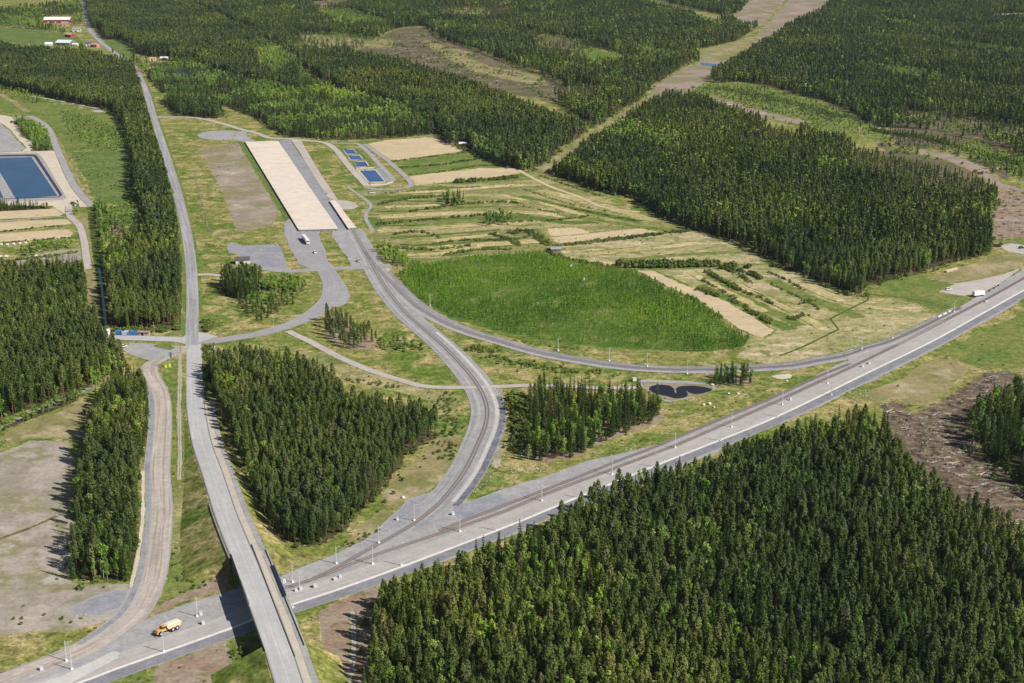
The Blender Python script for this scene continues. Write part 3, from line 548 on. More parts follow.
strip('dark_line_field', [(780, 356), (803, 347), (838.5, 329.5), (830, 319), (868, 300), (868, 293)], 1.3, M_ditch, .12, .4, sub=1)
strip('dark_line_field', [(865, 294), (895, 297), (923, 301), (950, 307)], 1.8, M_ditch, .12, .5)
strip('fence_track', [(194, 171), (200, 195), (206, 215), (211, 231), (240, 232)], .7, M_redsoil, .12, .4)
strip('platform_verge', [(244, 141), (262, 170), (281, 200), (299, 231)], 5, M_lush, .09, 1.2, off=4)
strip('field_path', [(518, 170), (549, 186), (577, 196), (600, 206), (620, 210), (640, 212)], 3.5, M_tanfield, .10, 1)
strip('field_path', [(640, 270), (700, 268), (768, 264)], 2.5, M_greenfield, .10, 1)
strip('dirt_track', [(-20, 545), (0, 539), (30, 528), (57, 516)], 1.4, M_debris, .10, .6)
strip('dirt_track', [(352, 612), (354, 640), (352, 665), (346, 690)], 1.5, M_tan, .10, .8)
# ponds
def zp(pts, s, ox, oy): return [(ox + x / s, oy + y / s) for x, y in pts]
P13 = lambda pts: zp(pts, 13.67, 340, 140)
patch('basin_grass', [(338, 148), (358, 148), (375, 167), (356, 168), (345, 156)], M_lush, .09, .5)
for k, pp in enumerate(([(45, 130), (185, 130), (230, 190), (95, 190)], [(110, 215), (265, 212), (310, 270), (150, 272)], [(195, 297), (350, 297), (390, 365), (250, 368), (195, 365), (225, 335)], [(270, 420), (480, 415), (610, 570), (400, 575)])):
    c = np.mean(pp, 0); pb = [(c[0] + (x - c[0]) * 1.16, c[1] + (y - c[1]) * 1.3) for x, y in pp]
    patch('basin_bank', P13(pb), M_sand, .13, .4)
    patch('settling_basin', P13(pp), M_waterb, .17, 0)
P6 = lambda pts: zp(pts, 6.83, 640, 350)
patch('heart_pond_bank', P6([(-10, 200), (200, 212), (430, 220), (495, 235), (530, 265), (440, 302), (320, 332), (200, 358), (140, 345), (20, 260)]), M_gravel, .10, .8)
patch('heart_pond_sand', P6([(20, 225), (90, 222), (220, 232), (430, 238), (480, 245), (500, 265), (430, 306), (320, 322), (210, 345), (130, 322), (55, 285)]), M_dirt2, .12, .6)
patch('heart_pond', P6([(63, 268), (75, 248), (110, 239), (150, 237), (190, 242), (215, 251), (232, 267), (238, 290), (248, 300), (250, 290), (244, 266), (262, 253), (290, 247), (370, 245), (440, 255), (485, 265), (496, 274), (480, 283), (430, 298), (390, 303), (355, 300), (330, 290), (312, 278), (328, 300), (322, 318), (300, 328), (240, 333), (180, 317), (110, 302), (80, 288)]), M_waterd, .16, 0)
patch('small_pond_far', [(701, 62.8), (708, 63), (719, 64.8), (719, 66.6), (708, 66), (700, 64.5)], M_waterb, .15, 0)
patch('lake_far', [(888, 11.5), (898, 10.8), (912, 12.4), (924, 14.4), (905, 14.6), (890, 13.2)], M_waterb, .15, 0)
patch('hidden_pond', [(172, 73), (182, 70), (192, 74), (190, 80), (178, 80)], M_water, .15, 0)

# rail corridor --------------------------------------------------------
UP = [(-60, 700), (0, 682), (50, 662), (88, 648), (120, 634), (147, 619), (185, 604), (225, 591.5), (277, 577), (331, 557), (361, 542), (386, 527), (400, 510), (432, 490), (450, 488), (470, 502), (500, 490), (558.6, 471), (588, 461), (620, 454), (662, 442), (717, 420.5), (768, 402), (818, 375), (850, 361), (845, 354), (868, 346), (883, 342), (943, 318), (953, 311), (978, 297), (993, 288), (1024, 269), (1090, 236)]
LO = [(1090, 262), (1024, 298), (993, 318), (953, 341), (918, 358), (868, 384), (818, 408), (768, 429), (720, 451), (672, 472), (620, 492), (580, 508), (544, 522), (512, 535), (456, 557), (393, 579), (356, 592), (286, 616), (240, 632), (112, 677), (60, 695), (0, 715), (-60, 738)]
patch('rail_corridor', UP + LO, M_gravel, .10, 1.0)
WL = [(-10, 712), (80, 683), (112, 671), (160, 654), (200, 640), (237, 626.5), (283.5, 608), (340, 589.5), (416, 562), (512, 525), (549.5, 509.5), (610, 484.5), (672, 459.5), (720, 440.5), (768, 421), (818, 397.5), (868, 373), (930.5, 342.5), (975, 318), (1024, 290.5), (1090, 255)]
SW = path3(WL, 8)
def sub_strip(name, off, w, mat, z, i0=0, i1=None, fr=.4, wob=0.0): return strip(name, None, w, mat, z, fr, off=off, S=SW[i0:i1], excl=False, wob=wob)
sub_strip('corridor_shoulder', 3.6, 5.6, M_shoulder, .12, fr=.5)
sub_strip('corridor_lane', -6.0, 10.0, M_lane, .125, fr=.3)
def lift(S, dz):
    S = S.copy(); S[:, 2] += dz; return S
# rails
def rail_track(name, pts, label, rust=M_rust, bw=2.9, z=.16, sub=8):
    S = path3(pts, sub)
    strip('track_ballast', None, bw, rust, z, 0, S=S, excl=True)
    L = np.r_[0, np.cumsum(np.linalg.norm(np.diff(S[:, :2], axis=0), axis=1))]
    n = int(L[-1] / .62); d = np.linspace(0, L[-1], n)
    X = np.interp(d, L, S[:, 0]); Y = np.interp(d, L, S[:, 1]); Z = np.interp(d, L, S[:, 2])
    Q = np.c_[X, Y, Z]; nor, tan = normals(Q)
    V = []; Fc = []
    hw, hl, hh = 1.3, .13, .10
    for i in range(n):
        b = len(V)
        for k in (0, hh):
            for a, c_ in ((-1, -1), (1, -1), (1, 1), (-1, 1)):
                p = Q[i, :2] + nor[i] * a * hw + tan[i] * c_ * hl; V.append((p[0], p[1], Q[i, 2] + z + .02 + k))
        Fc += [(b+4, b+5, b+6, b+7), (b, b+1, b+5, b+4), (b+1, b+2, b+6, b+5), (b+2, b+3, b+7, b+6), (b+3, b, b+4, b+7)]
    root = empty(name, tuple(Q[0])); tag(root, label, 'railway track')
    M = Matrix.Translation(-Vector(Q[0]))
    def loc(vs): return [tuple(M @ Vector(v)) for v in vs]
    mesh_obj('sleepers', loc(V), Fc, paint('concrete_sleeper', (.35, .315, .305)), root)
    step = slice(None, None, 4)
    for s in (-1, 1):
        V = []; Fc = []; P = Q[step]; nn = nor[step]
        for i in range(len(P)):
            for a, zz_ in ((-.05, .12), (.05, .12), (.05, .29), (-.05, .29)):
                p = P[i, :2] + nn[i] * (s * .76 + a); V.append((p[0], p[1], P[i, 2] + z + zz_))
            if i:
                b = 4 * (i - 1)
                for k in range(4): Fc.append((b + k, b + (k + 1) % 4, b + 4 + (k + 1) % 4, b + 4 + k))
        mesh_obj('rail', loc(V), Fc, paint('rail_steel', (.15, .11, .09), .45, .5), root)
    return S
T1 = [(281, 589.5), (306, 582), (331, 573), (368, 558), (418, 541), (468, 524.5), (506, 511), (541, 496), (573, 484), (602, 473.5), (620, 466.5), (674.5, 446), (712, 430), (768, 405.5), (789, 396), (818, 382.5), (846, 370), (873.6, 356.6), (895.6, 346), (925, 331), (960, 313), (1000, 292), (1035, 272)]
rail_track('railway_track', T1, 'long straight track beside the pale lane, running from the overbridge to the right edge')
CA = [(306, 582.6), (331, 571), (363, 553), (406, 529), (431, 511), (446, 496.5), (464, 473), (477, 447), (486, 424), (486.5, 405), (477, 384), (459, 362), (441, 344), (426, 331), (406, 313), (388, 291), (374, 268), (363, 248), (353, 230)]
SA = path3(CA, 8)
strip('curve_bed', None, [14, 14, 14, 15, 15, 16, 16, 16, 16, 15, 14, 14, 14, 14, 14, 14, 14], M_cbed, .115, .8, S=SA[24:])
M_riprap = ground_mat('dark_riprap', (.15, .155, .185), (.20, .20, .23), .1, fine=(.7, 1.25), fringe_noise=.4, edge='gravel')
strip('curve_bed_slope', None, 3.2, M_riprap, .13, .5, off=8.0, S=SA[36:76], excl=False)
strip('curve_bed_edge', None, 1.9, M_edge, .16, .4, off=5.2, S=SA[38:104], excl=False)
strip('curve_bed_edge', None, 1.2, M_lane, .15, .2, off=-4.2, S=SA[60:], excl=False)
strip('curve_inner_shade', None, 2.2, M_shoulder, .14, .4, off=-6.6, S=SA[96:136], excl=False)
rail_track('railway_track', CA, 'track that curves up from the junction to the long cream platform', M_rustl, z=.185)
CB = [(364, 250), (376, 266), (392, 283), (414, 304), (440, 320), (468, 332), (496, 340.5), (530, 350.5), (562, 357.5), (612, 365.5), (662, 369.5), (712, 369.8), (762, 368), (793, 365.5), (818, 361), (843, 356.5), (868, 348), (890, 341.5), (925, 326), (960, 308)]
strip('north_curve_bed', CB[1:], [10, 12, 13, 12, 11, 11, 12, 12, 12, 12, 12, 12, 12, 11, 10, 9, 8], M_cbed2, .112, .8)
SB = rail_track('railway_track', CB, 'track on the long bend below the sapling field', M_rustl, z=.20)
strip('north_curve_edge', None, 1.6, M_lane, .15, .3, off=4.2, S=SB[20:], excl=False)
T2 = [(440, 531), (470, 519), (500, 507.5), (551, 488), (588, 473.5), (620, 460.5), (652, 448.5), (713, 422.8), (768, 400), (818, 377), (850, 364)]
rail_track('railway_track', T2, 'outermost rusty track along the gravel edge of the corridor', M_rustl, 2.6, .17)
strip('cable_trough', None, 1.5, M_white, .26, 0, S=SW, excl=False)
patch('spilled_gravel', [(36, 684), (62, 676), (92, 662), (112, 652), (122, 651), (118, 658), (86, 675), (60, 690), (30, 698)], M_spill, .16, .3)
patch('gravel_heap_ground', [(470, 503), (498, 492), (515, 500), (498, 512), (462, 522), (452, 514), (456, 504)], M_heap, .12, 1.2)
patch('rubble_yard', [(396, 514), (410, 500), (428, 494), (432, 498), (420, 508), (402, 520), (384, 534), (380, 530)], M_heap, .12, 1.2)
strip('red_spill', [(898, 345), (925, 331), (945, 320)], 2.2, M_rust, .25, 0, excl=False)
patch('lorry_yard', [(939, 292), (956, 283.5), (988, 278), (1003, 275), (1024, 266.5), (1000, 284), (985, 292), (975, 297), (959, 295.5), (950, 294)], M_tan, .14, .6)

# ---- ramp and bridge ---------------------------------------------------
SR = path3(RAMP, 8)
def ramp_mesh():
    nor, tan = normals(SR); V = []; A = []; Fc = []; n = 0
    for i in range(len(SR)):
        z = SR[i, 2]; c = SR[i, :2]
        for off, zz_ in ((-5.6 - 2.3 * z, .03), (-5.6, z - .06), (9.6, z - .06), (9.6 + 1.6 * z, .03)):
            p = c - nor[i] * off; V.append((p[0], p[1], zz_))
    return V
def px_row(i): return PX(*SR[i])[1]
segs = {'north': [i for i in range(len(SR)) if SR[i, 2] > .05 and px_row(i) < 556], 'south': [i for i in range(len(SR)) if px_row(i) > 640]}
RV = ramp_mesh()
for nm, idx in segs.items():
    V = []; Fc = []
    for i in idx: V += RV[4 * i:4 * i + 4]
    for k in range(len(idx) - 1):
        for j in range(3): Fc.append((4 * k + j, 4 * k + j + 1, 4 * k + j + 5, 4 * k + j + 4))
    e = len(V) - 4 if nm == 'north' else 0
    Fc.append((e, e + 1, e + 2, e + 3))
    o = mesh_obj('road_embankment', V, Fc, M_meadow); o['kind'] = 'structure'
strip('ramp_road', None, 8.6, M_ramp, .10, .2, off=0, S=SR)
i0 = 22
strip('ramp_path', None, 2.6, ground_mat('sandy_path', (.52, .45, .38), (.48, .42, .36), .1, fine=(.93, 1.05)), .08, .2, off=-6.3, S=SR[i0:])
strip('ramp_gravel_edge', None, 2.4, M_gravel, .06, .3, off=-8.8, S=SR[i0:])
strip('ramp_kerb', None, .35, paint('kerb_concrete', (.27, .25, .26)), .20, 0, off=-4.75, S=SR[18:], excl=False)
strip('ramp_kerb', None, .45, paint('kerb_concrete', (.27, .25, .26)), .14, 0, off=4.7, S=SR[18:], excl=False)
strip('lane_marking', None, .12, M_white, .125, 0, off=0, S=SR, excl=False)

A = G3(244.2, 556, 8.2); B = G3(277.5, 646, 8.2)
u = (B - A); LEN = u.length; u.normalize(); rz = math.atan2(u.y, u.x)
bridge = empty('road_bridge', (A.x, A.y, 0), rz)      # local +x runs towards the viewer's side; +y is the west (left in the photo, negative) side
tag(bridge, 'concrete road bridge crossing over the railway corridor in the lower left', 'bridge')
conc = paint('bridge_concrete', (.42, .41, .40)); dconc = paint('weathered_concrete', (.24, .23, .24)); blue = paint('blue_screen', (.10, .20, .36), .4, .5); wscr = paint('pale_screen', (.60, .60, .58), .4, .5)
side = 1 if (Vector((-math.sin(rz), math.cos(rz))).x < 0) else -1        # +1 if local +y points to photo left
def yy(off): return -off * side                                            # off>0 = photo right
MB().box((LEN / 2, yy(2.4), 7.55), (LEN + 6, 14.6, 1.1)).build('deck', conc, bridge)
MB().box((LEN / 2, yy(0), 8.16), (LEN + 5, 8.7, .12)).build('carriageway', M_ramp, bridge)
MB().box((LEN / 2, yy(6.3), 8.17), (LEN + 5, 2.9, .14)).build('footpath', paint('sandy_footway', (.50, .44, .38)), bridge)
MB().box((LEN / 2, yy(-4.75), 8.5), (LEN + 6, .35, .8)).build('parapet', conc, bridge)
MB().box((LEN / 2, yy(9.5), 8.5), (LEN + 6, .35, .8)).build('parapet', conc, bridge)
MB().box((LEN / 2, yy(4.65), 8.4), (LEN + 20, .35, .7)).build('barrier', dconc, bridge)
MB().box((LEN / 2, yy(8.5), 8.14), (LEN + 6, 1.4, .08)).build('drain_strip', paint('drain_gravel', (.36, .32, .30)), bridge)
for off, m, y0, y1 in ((9.75, blue, 570, 600), (-5.0, wscr, 580, 606)):
    def lx(row):
        best = min(range(len(SR)), key=lambda i: abs(px_row(i) - row)); return (Vector(SR[best]) - A).dot(u)
    a_, b_ = lx(y0), lx(y1); mb = MB().box(((a_ + b_) / 2, yy(off), 8.9), (b_ - a_, .12, 2.3)); s_ = mb.build('safety_screen', m, bridge)
    pm = MB()
    for k in range(8): pm.box((a_ + (b_ - a_) * (k + .5) / 8, yy(off) + .1, 8.9), (.12, .12, 2.4))
    pm.box(((a_ + b_) / 2, yy(off) + .1, 10.0), (b_ - a_, .14, .14)); pm.build('screen_frame', dconc, s_)
for k, fx in enumerate((.30, .70)):
    pm = MB()
    for j in range(3): pm.tube((LEN * fx, yy(-2 + 4.4 * j), 0), (LEN * fx, yy(-2 + 4.4 * j), 7.0), .55, n=10)
    pm.box((LEN * fx, yy(2.4), 6.85), (1.2, 12, .5)); pm.build('pier', conc, bridge)
for x in (-.8, LEN + .8): MB().box((x, yy(2.4), 3.5), (2.0, 14.6, 7.0)).build('abutment', dconc, bridge)
# wing wall along the north-west side of the ramp
wv = [i for i in range(len(SR)) if 500 < px_row(i) < 560]
nor_, _ = normals(SR); V = []; Fc = []
for i in wv:
    for off, dz in ((-5.9, -3.2), (-5.9, .35), (-5.4, .35), (-5.4, -3.2)):
        p = SR[i, :2] - nor_[i] * off; V.append((p[0], p[1], SR[i, 2] + dz))
for k in range(len(wv) - 1):
    for j in range(4): Fc.append((4*k+j, 4*k+(j+1) % 4, 4*k+4+(j+1) % 4, 4*k+4+j))
tag(mesh_obj('wing_wall', V, Fc, dconc), 'long concrete wing wall holding the ramp north of the bridge', 'retaining wall')

# ------------------------------------------------------------------ trees
def leaf_mat(name, stops, dark=.6, trans=.25):
    m, nt = new_mat(name)
    oi = nt.nodes.new('ShaderNodeObjectInfo')
    geo = nt.nodes.new('ShaderNodeNewGeometry')
    r = nt.nodes.new('ShaderNodeValToRGB'); r.color_ramp.interpolation = 'LINEAR'
    for i, (p, c) in enumerate(stops):
        e = r.color_ramp.elements[i] if i < 2 else r.color_ramp.elements.new(p)
        e.position = p; e.color = rgba(c)
    nt.links.new(oi.outputs['Random'], r.inputs[0])
    stand = noise(nt, oi.outputs['Location'], .012, 3)
    col = mixc(nt, 1.0, r.outputs[0], mixc(nt, maprange(nt, stand, .35, .65), (.74, .80, .80), (1.26, 1.20, 1.02)), 'MULTIPLY')
    wide = noise(nt, oi.outputs['Location'], .0035, 4, .6)
    col = mixc(nt, 1.0, col, mixc(nt, maprange(nt, wide, .40, .62), (.92, .96, .96), (1.34, 1.26, 1.0)), 'MULTIPLY')
    isl = geo.outputs['Random Per Island']
    col = mixc(nt, 1.0, col, mixc(nt, isl, (dark,) * 3, (2 - dark,) * 3), 'MULTIPLY')
    o = nt.nodes.new('ShaderNodeOutputMaterial'); d = nt.nodes.new('ShaderNodeBsdfDiffuse'); t = nt.nodes.new('ShaderNodeBsdfTranslucent'); mx = nt.nodes.new('ShaderNodeMixShader')
    mx.inputs[0].default_value = trans
    nt.links.new(col, d.inputs[0]); nt.links.new(col, t.inputs[0]); nt.links.new(d.outputs[0], mx.inputs[1]); nt.links.new(t.outputs[0], mx.inputs[2]); nt.links.new(mx.outputs[0], o.inputs[0])
    return m
L_pine = leaf_mat('pine_needles', [(0, (.080, .114, .034)), (1, (.170, .176, .090)), (.35, (.108, .148, .045)), (.7, (.128, .164, .056)), (.92, (.146, .170, .072))])
L_spru = leaf_mat('spruce_needles', [(0, (.036, .066, .018)), (1, (.110, .150, .034)), (.5, (.060, .098, .024))], .65)
L_birc = leaf_mat('birch_leaves', [(0, (.165, .29, .045)), (1, (.31, .39, .10)), (.5, (.22, .345, .06)), (.95, (.30, .37, .13))], .6, .35)
L_sap = leaf_mat('sapling_leaves', [(0, (.12, .24, .035)), (1, (.235, .335, .06)), (.5, (.165, .29, .045))], .7, .35)
L_bush = leaf_mat('bush_leaves', [(0, (.12, .165, .045)), (1, (.21, .235, .085)), (.5, (.155, .195, .06))], .65, .3)
B_pine = paint('pine_bark', (.20, .11, .065)); B_spru = paint('spruce_bark', (.13, .10, .08)); B_birc = paint('birch_bark', (.34, .33, .30))
def tri(V, Fc, r, c, size, out, up=.5):
    """one leaf clump: a small bent quad of two triangles facing roughly outwards and up"""
    n = Vector((out[0], out[1], up)) + Vector((r.gauss(0, .45), r.gauss(0, .45), r.gauss(0, .45)))
    if n.length < .1: n = Vector((0, 0, 1))
    n.normalize(); a = n.orthogonal().normalized(); a = Matrix.Rotation(r.uniform(0, 6.28), 3, n) @ a; b = n.cross(a)
    k = len(V); s = size * r.uniform(.65, 1.3); c = Vector(c)
    V += [tuple(c + a * s * .6), tuple(c - a * s * .5 + b * s * .35), tuple(c - b * s * .5 - n * s * .25), tuple(c + n * s * .18 + b * s * .55 + a * s * .2)]
    Fc += [(k, k + 3, k + 1), (k, k + 1, k + 2)]
def crown_pine(seed, n, size):
    r = random.Random(seed); V = []; Fc = []; hb = r.uniform(5.0, 7.4); ht = 14.6; rm = r.uniform(1.30, 1.85)
    lob = [r.uniform(.75, 1.25) for _ in range(7)]
    for i in range(n):
        t = r.random() ** .8; a = r.uniform(0, 2 * math.pi)
        prof = math.sin(math.pi * min(1, .16 + .84 * t) ** .85) ** .7 if t < .999 else 0
        prof = max(.14, (1 - t ** 2.6) ** .55 * (1.0 if t > .3 else .6 + 1.33 * t))
        rad = rm * prof * lob[int(a / 6.2832 * 7) % 7] * math.sqrt(r.uniform(.15, 1))
        z = hb + (ht - hb) * t + r.gauss(0, .22)
        tri(V, Fc, r, (rad * math.cos(a), rad * math.sin(a), z), size, (math.cos(a) * .9, math.sin(a) * .9), .55)
    return V, Fc, hb
def crown_spruce(seed, n, size):
    r = random.Random(seed); V = []; Fc = []; hb = 1.4; ht = 15.0; rm = r.uniform(1.25, 1.65)
    for i in range(n):
        t = r.random() ** 1.25; a = r.uniform(0, 2 * math.pi); wh = round(t * 16) / 16 * .7 + t * .3
        rad = rm * (1 - wh) ** .85 * r.uniform(.45, 1.05) + .06
        z = hb + (ht - hb) * wh - rad * .25
        tri(V, Fc, r, (rad * math.cos(a), rad * math.sin(a), z), size * (.55 + .6 * (1 - t)), (math.cos(a), math.sin(a)), .25)
    k = len(V); V += [(.12, 0, ht - .9), (-.08, .1, ht - .9), (0, -.1, ht - .9), (0, 0, ht + .5)]; Fc += [(k, k+1, k+3), (k+1, k+2, k+3), (k+2, k, k+3)]
    return V, Fc, hb
def crown_birch(seed, n, size):
    r = random.Random(seed); V = []; Fc = []; hb = 2.6; ht = 15.0; rm = r.uniform(1.9, 2.4)
    blobs = [(r.uniform(0, 6.28), r.uniform(.0, .8), r.uniform(.1, .85), r.uniform(.6, 1.0)) for _ in range(9)]
    for i in range(n):
        ba, br, bt, bs = r.choice(blobs); d = Vector((r.gauss(0, 1), r.gauss(0, 1), r.gauss(0, 1))).normalized() * r.uniform(.6, 1.0)
        pr = math.sin(math.pi * (.12 + .85 * bt)) ** .7 * rm
        c = Vector((br * pr * math.cos(ba), br * pr * math.sin(ba), hb + 1 + (ht - hb - 2) * bt)) + Vector((d.x * bs * 1.15, d.y * bs * 1.15, d.z * bs * 1.7))
        tri(V, Fc, r, c, size, (d.x, d.y), d.z + .3)
    return V, Fc, hb
def crown_bush(seed, n, size):
    r = random.Random(seed); V = []; Fc = []
    lob = [(r.uniform(-.7, .7), r.uniform(-.7, .7), r.uniform(.7, 1.5), r.uniform(.6, 1.0)) for _ in range(5)]
    for i in range(n):
        x, y, z, s = r.choice(lob); d = Vector((r.gauss(0, 1), r.gauss(0, 1), abs(r.gauss(0, 1)))).normalized()
        tri(V, Fc, r, (x + d.x * s, y + d.y * s, max(.2, z * d.z + .35 * r.random() + .5)), size, (d.x, d.y), d.z + .3)
    return V, Fc, 0
def crown_sap(seed, n, size):
    r = random.Random(seed); V = []; Fc = []
    for i in range(n):
        t = r.random(); a = r.uniform(0, 6.28); rad = .85 * (1 - t) ** .6 * r.uniform(.3, 1) + .05
        tri(V, Fc, r, (rad * math.cos(a), rad * math.sin(a), .4 + 3.1 * t), size, (math.cos(a), math.sin(a)), .4)
    return V, Fc, 0
def trunk_mb(ht, r0, limbs=0, seed=0, z0=5, rl=1.2):
    r = random.Random(seed); mb = MB(); mb.tube((0, 0, -.2), (r.uniform(-.1, .1), r.uniform(-.1, .1), ht), r0, r0 * .25, 6, False)
    for i in range(limbs):
        z = z0 + (ht - z0) * i / max(1, limbs) * .9; a = r.uniform(0, 6.28); l = rl * r.uniform(.5, 1)
        mb.tube((0, 0, z), (l * math.cos(a), l * math.sin(a), z + r.uniform(-.1, .6)), .06, .02, 3, False)
    return mb
KIND = {'pine': (crown_pine, L_pine, B_pine, .17), 'spruce': (crown_spruce, L_spru, B_spru, .16), 'birch': (crown_birch, L_birc, B_birc, .13)}
PROTO = bpy.data.collections.new('tree_prototypes')
def proto(kind, seed, n, size, lod):
    cr, lm, bm_, r0 = KIND[kind]; V, Fc, hb = cr(seed, n, size)
    tb = trunk_mb(13.5, r0, 4 if lod == 0 else 0, seed, hb)
    k = len(V); V2 = V + tb.v; F2 = Fc + [tuple(i + k for i in f) for f in tb.f]
    me = bpy.data.meshes.new(kind + '_tree'); me.from_pydata(V2, [], F2); me.materials.append(lm); me.materials.append(bm_)
    me.polygons.foreach_set('material_index', [0] * len(Fc) + [1] * len(tb.f))
    return me
def protos(name, meshes):
    col = bpy.data.collections.new(name)
    for i, me in enumerate(meshes):
        o = bpy.data.objects.new(f'{name}_{i:02d}', me); col.objects.link(o)
    return col
def scatter(name, pts, rz_, sc, idx, col):
    me = bpy.data.meshes.new(name); me.vertices.add(len(pts)); me.vertices.foreach_set('co', np.asarray(pts, np.float32).ravel())
    for nm, ty, arr in (('turn', 'FLOAT', rz_), ('pick', 'INT', idx)):
        a = me.attributes.new(nm, ty, 'POINT'); a.data.foreach_set('value', np.asarray(arr, np.float32 if ty == 'FLOAT' else np.int32))
    a = me.attributes.new('size', 'FLOAT_VECTOR', 'POINT'); a.data.foreach_set('vector', np.asarray(sc, np.float32).ravel())
    o = bpy.data.objects.new(name, me); C.objects.link(o)
    g = bpy.data.node_groups.new(name, 'GeometryNodeTree')
    g.interface.new_socket('Geometry', in_out='INPUT', socket_type='NodeSocketGeometry'); g.interface.new_socket('Geometry', in_out='OUTPUT', socket_type='NodeSocketGeometry')
    gi = g.nodes.new('NodeGroupInput'); gq = g.nodes.new('NodeGroupOutput'); ip = g.nodes.new('GeometryNodeInstanceOnPoints'); ci = g.nodes.new('GeometryNodeCollectionInfo')
    ci.inputs['Collection'].default_value = col; ci.inputs['Separate Children'].default_value = True; ci.inputs['Reset Children'].default_value = True
    def na(nm, ty):
        n = g.nodes.new('GeometryNodeInputNamedAttribute'); n.data_type = ty; n.inputs['Name'].default_value = nm; return n.outputs['Attribute']
    cx = g.nodes.new('ShaderNodeCombineXYZ'); g.links.new(na('turn', 'FLOAT'), cx.inputs[2])
    er = g.nodes.new('FunctionNodeEulerToRotation'); g.links.new(cx.outputs[0], er.inputs[0])
    ip.inputs['Pick Instance'].default_value = True
    g.links.new(gi.outputs[0], ip.inputs['Points']); g.links.new(ci.outputs[0], ip.inputs['Instance']); g.links.new(na('pick', 'INT'), ip.inputs['Instance Index'])
    g.links.new(er.outputs[0], ip.inputs['Rotation']); g.links.new(na('size', 'FLOAT_VECTOR'), ip.inputs['Scale']); g.links.new(ip.outputs[0], gq.inputs[0])
    md = o.modifiers.new('scatter', 'NODES'); md.node_group = g
    return o

for k_, zz_ in enumerate([(318, 9, 392, 30), (300, 33, 388, 48), (538, 33, 578, 50), (576, 48, 628, 68), (688, 12, 736, 34), (628, 42, 694, 66), (884, 19, 928, 35), (864, 34, 954, 48), (950, 42, 1050, 64), (878, 66, 954, 90), (960, 83, 1050, 102), (890, 112, 1050, 158)]):
    x0, y0, x1, y1 = zz_; cx_, cy_ = (x0 + x1) / 2, (y0 + y1) / 2; tl = (y1 - y0) * .25
    patch('forest_glade', [(x0, cy_ - tl), (cx_ - (x1 - x0) * .2, y0), (cx_ + (x1 - x0) * .15, y0 + tl), (x1, cy_), (x1 - 4, y1), (cx_, y1 - tl * .6), (x0 + 5, cy_ + tl)], [M_greenfield, M_clear, M_brush][k_ % 3 if k_ not in (6, 7, 8, 9) else 0], .072, 7, excl=False)
# sample every stand
bands = []                                                       # keep trees off strips
def blocked(X, Y):
    px, py = PX(X, Y); m = np.zeros(X.shape, bool)
    for p in EXCL:
        a = np.array(p); q = (px > a[:, 0].min() - 1) & (px < a[:, 0].max() + 1) & (py > a[:, 1].min() - 1) & (py < a[:, 1].max() + 1) & ~m
        if q.any(): m[q] |= inpoly(px[q], py[q], p)
    for c, w in STRIPS:
        q = np.where((X > c[:, 0].min() - w) & (X < c[:, 0].max() + w) & (Y > c[:, 1].min() - w) & (Y < c[:, 1].max() + w) & ~m)[0]
        for s0 in range(0, len(q), 20000):
            qq = q[s0:s0 + 20000]; best = np.full(len(qq), 1e9)
            for i in range(len(c) - 1):
                ab = c[i + 1] - c[i]; L2 = ab @ ab + 1e-9
                t = np.clip(((X[qq] - c[i, 0]) * ab[0] + (Y[qq] - c[i, 1]) * ab[1]) / L2, 0, 1)
                best = np.minimum(best, np.hypot(X[qq] - c[i, 0] - t * ab[0], Y[qq] - c[i, 1] - t * ab[1]))
            m[qq] |= best < w
    return m
def fill(poly, spc, jit=.42, rot=0.0, row=None):
    Wp = np.array([G(x, max(y, -60)) for x, y in poly]); lo, hi = Wp.min(0), Wp.max(0)
    xs = np.arange(lo[0], hi[0], spc); ys = np.arange(lo[1], hi[1], row or spc)
    gx, gy = np.meshgrid(xs, ys); gx = gx + (np.arange(gy.shape[0]) % 2)[:, None] * spc / 2
    X = gx.ravel() + rng.uniform(-jit, jit, gx.size) * spc; Y = gy.ravel() + rng.uniform(-jit, jit, gx.size) * spc
    px, py = PX(X, Y); k = inpoly(px, py, poly); return X[k], Y[k], px[k], py[k]
def vnoise(X, Y, s, seed):
    r_ = np.random.default_rng(seed); g_ = r_.random((64, 64)); a = X / s % 64; b = Y / s % 64
    i = a.astype(int); j = b.astype(int); fa = a - i; fb = b - j; fa = fa * fa * (3 - 2 * fa); fb = fb * fb * (3 - 2 * fb)
    i1 = (i + 1) % 64; j1 = (j + 1) % 64
    return (g_[i, j] * (1 - fa) + g_[i1, j] * fa) * (1 - fb) + (g_[i, j1] * (1 - fa) + g_[i1, j1] * fa) * fb
AX, AY, AK, AS, AR = [], [], [], [], []
SPARSE = [[(850, 150), (900, 150), (960, 165), (998, 186), (985, 205), (930, 200), (880, 186), (850, 170)], [(760, 128), (800, 132), (800, 150), (765, 150)], [(300, 34), (390, 42), (400, 60), (350, 58), (300, 60)], [(520, 30), (580, 40), (640, 60), (600, 72), (540, 55)], [(900, 108), (1040, 130), (1040, 150), (940, 132), (895, 122)], [(430, 8), (520, 8), (540, 20), (450, 22)], [(575, 84), (600, 90), (590, 110), (565, 104)]]
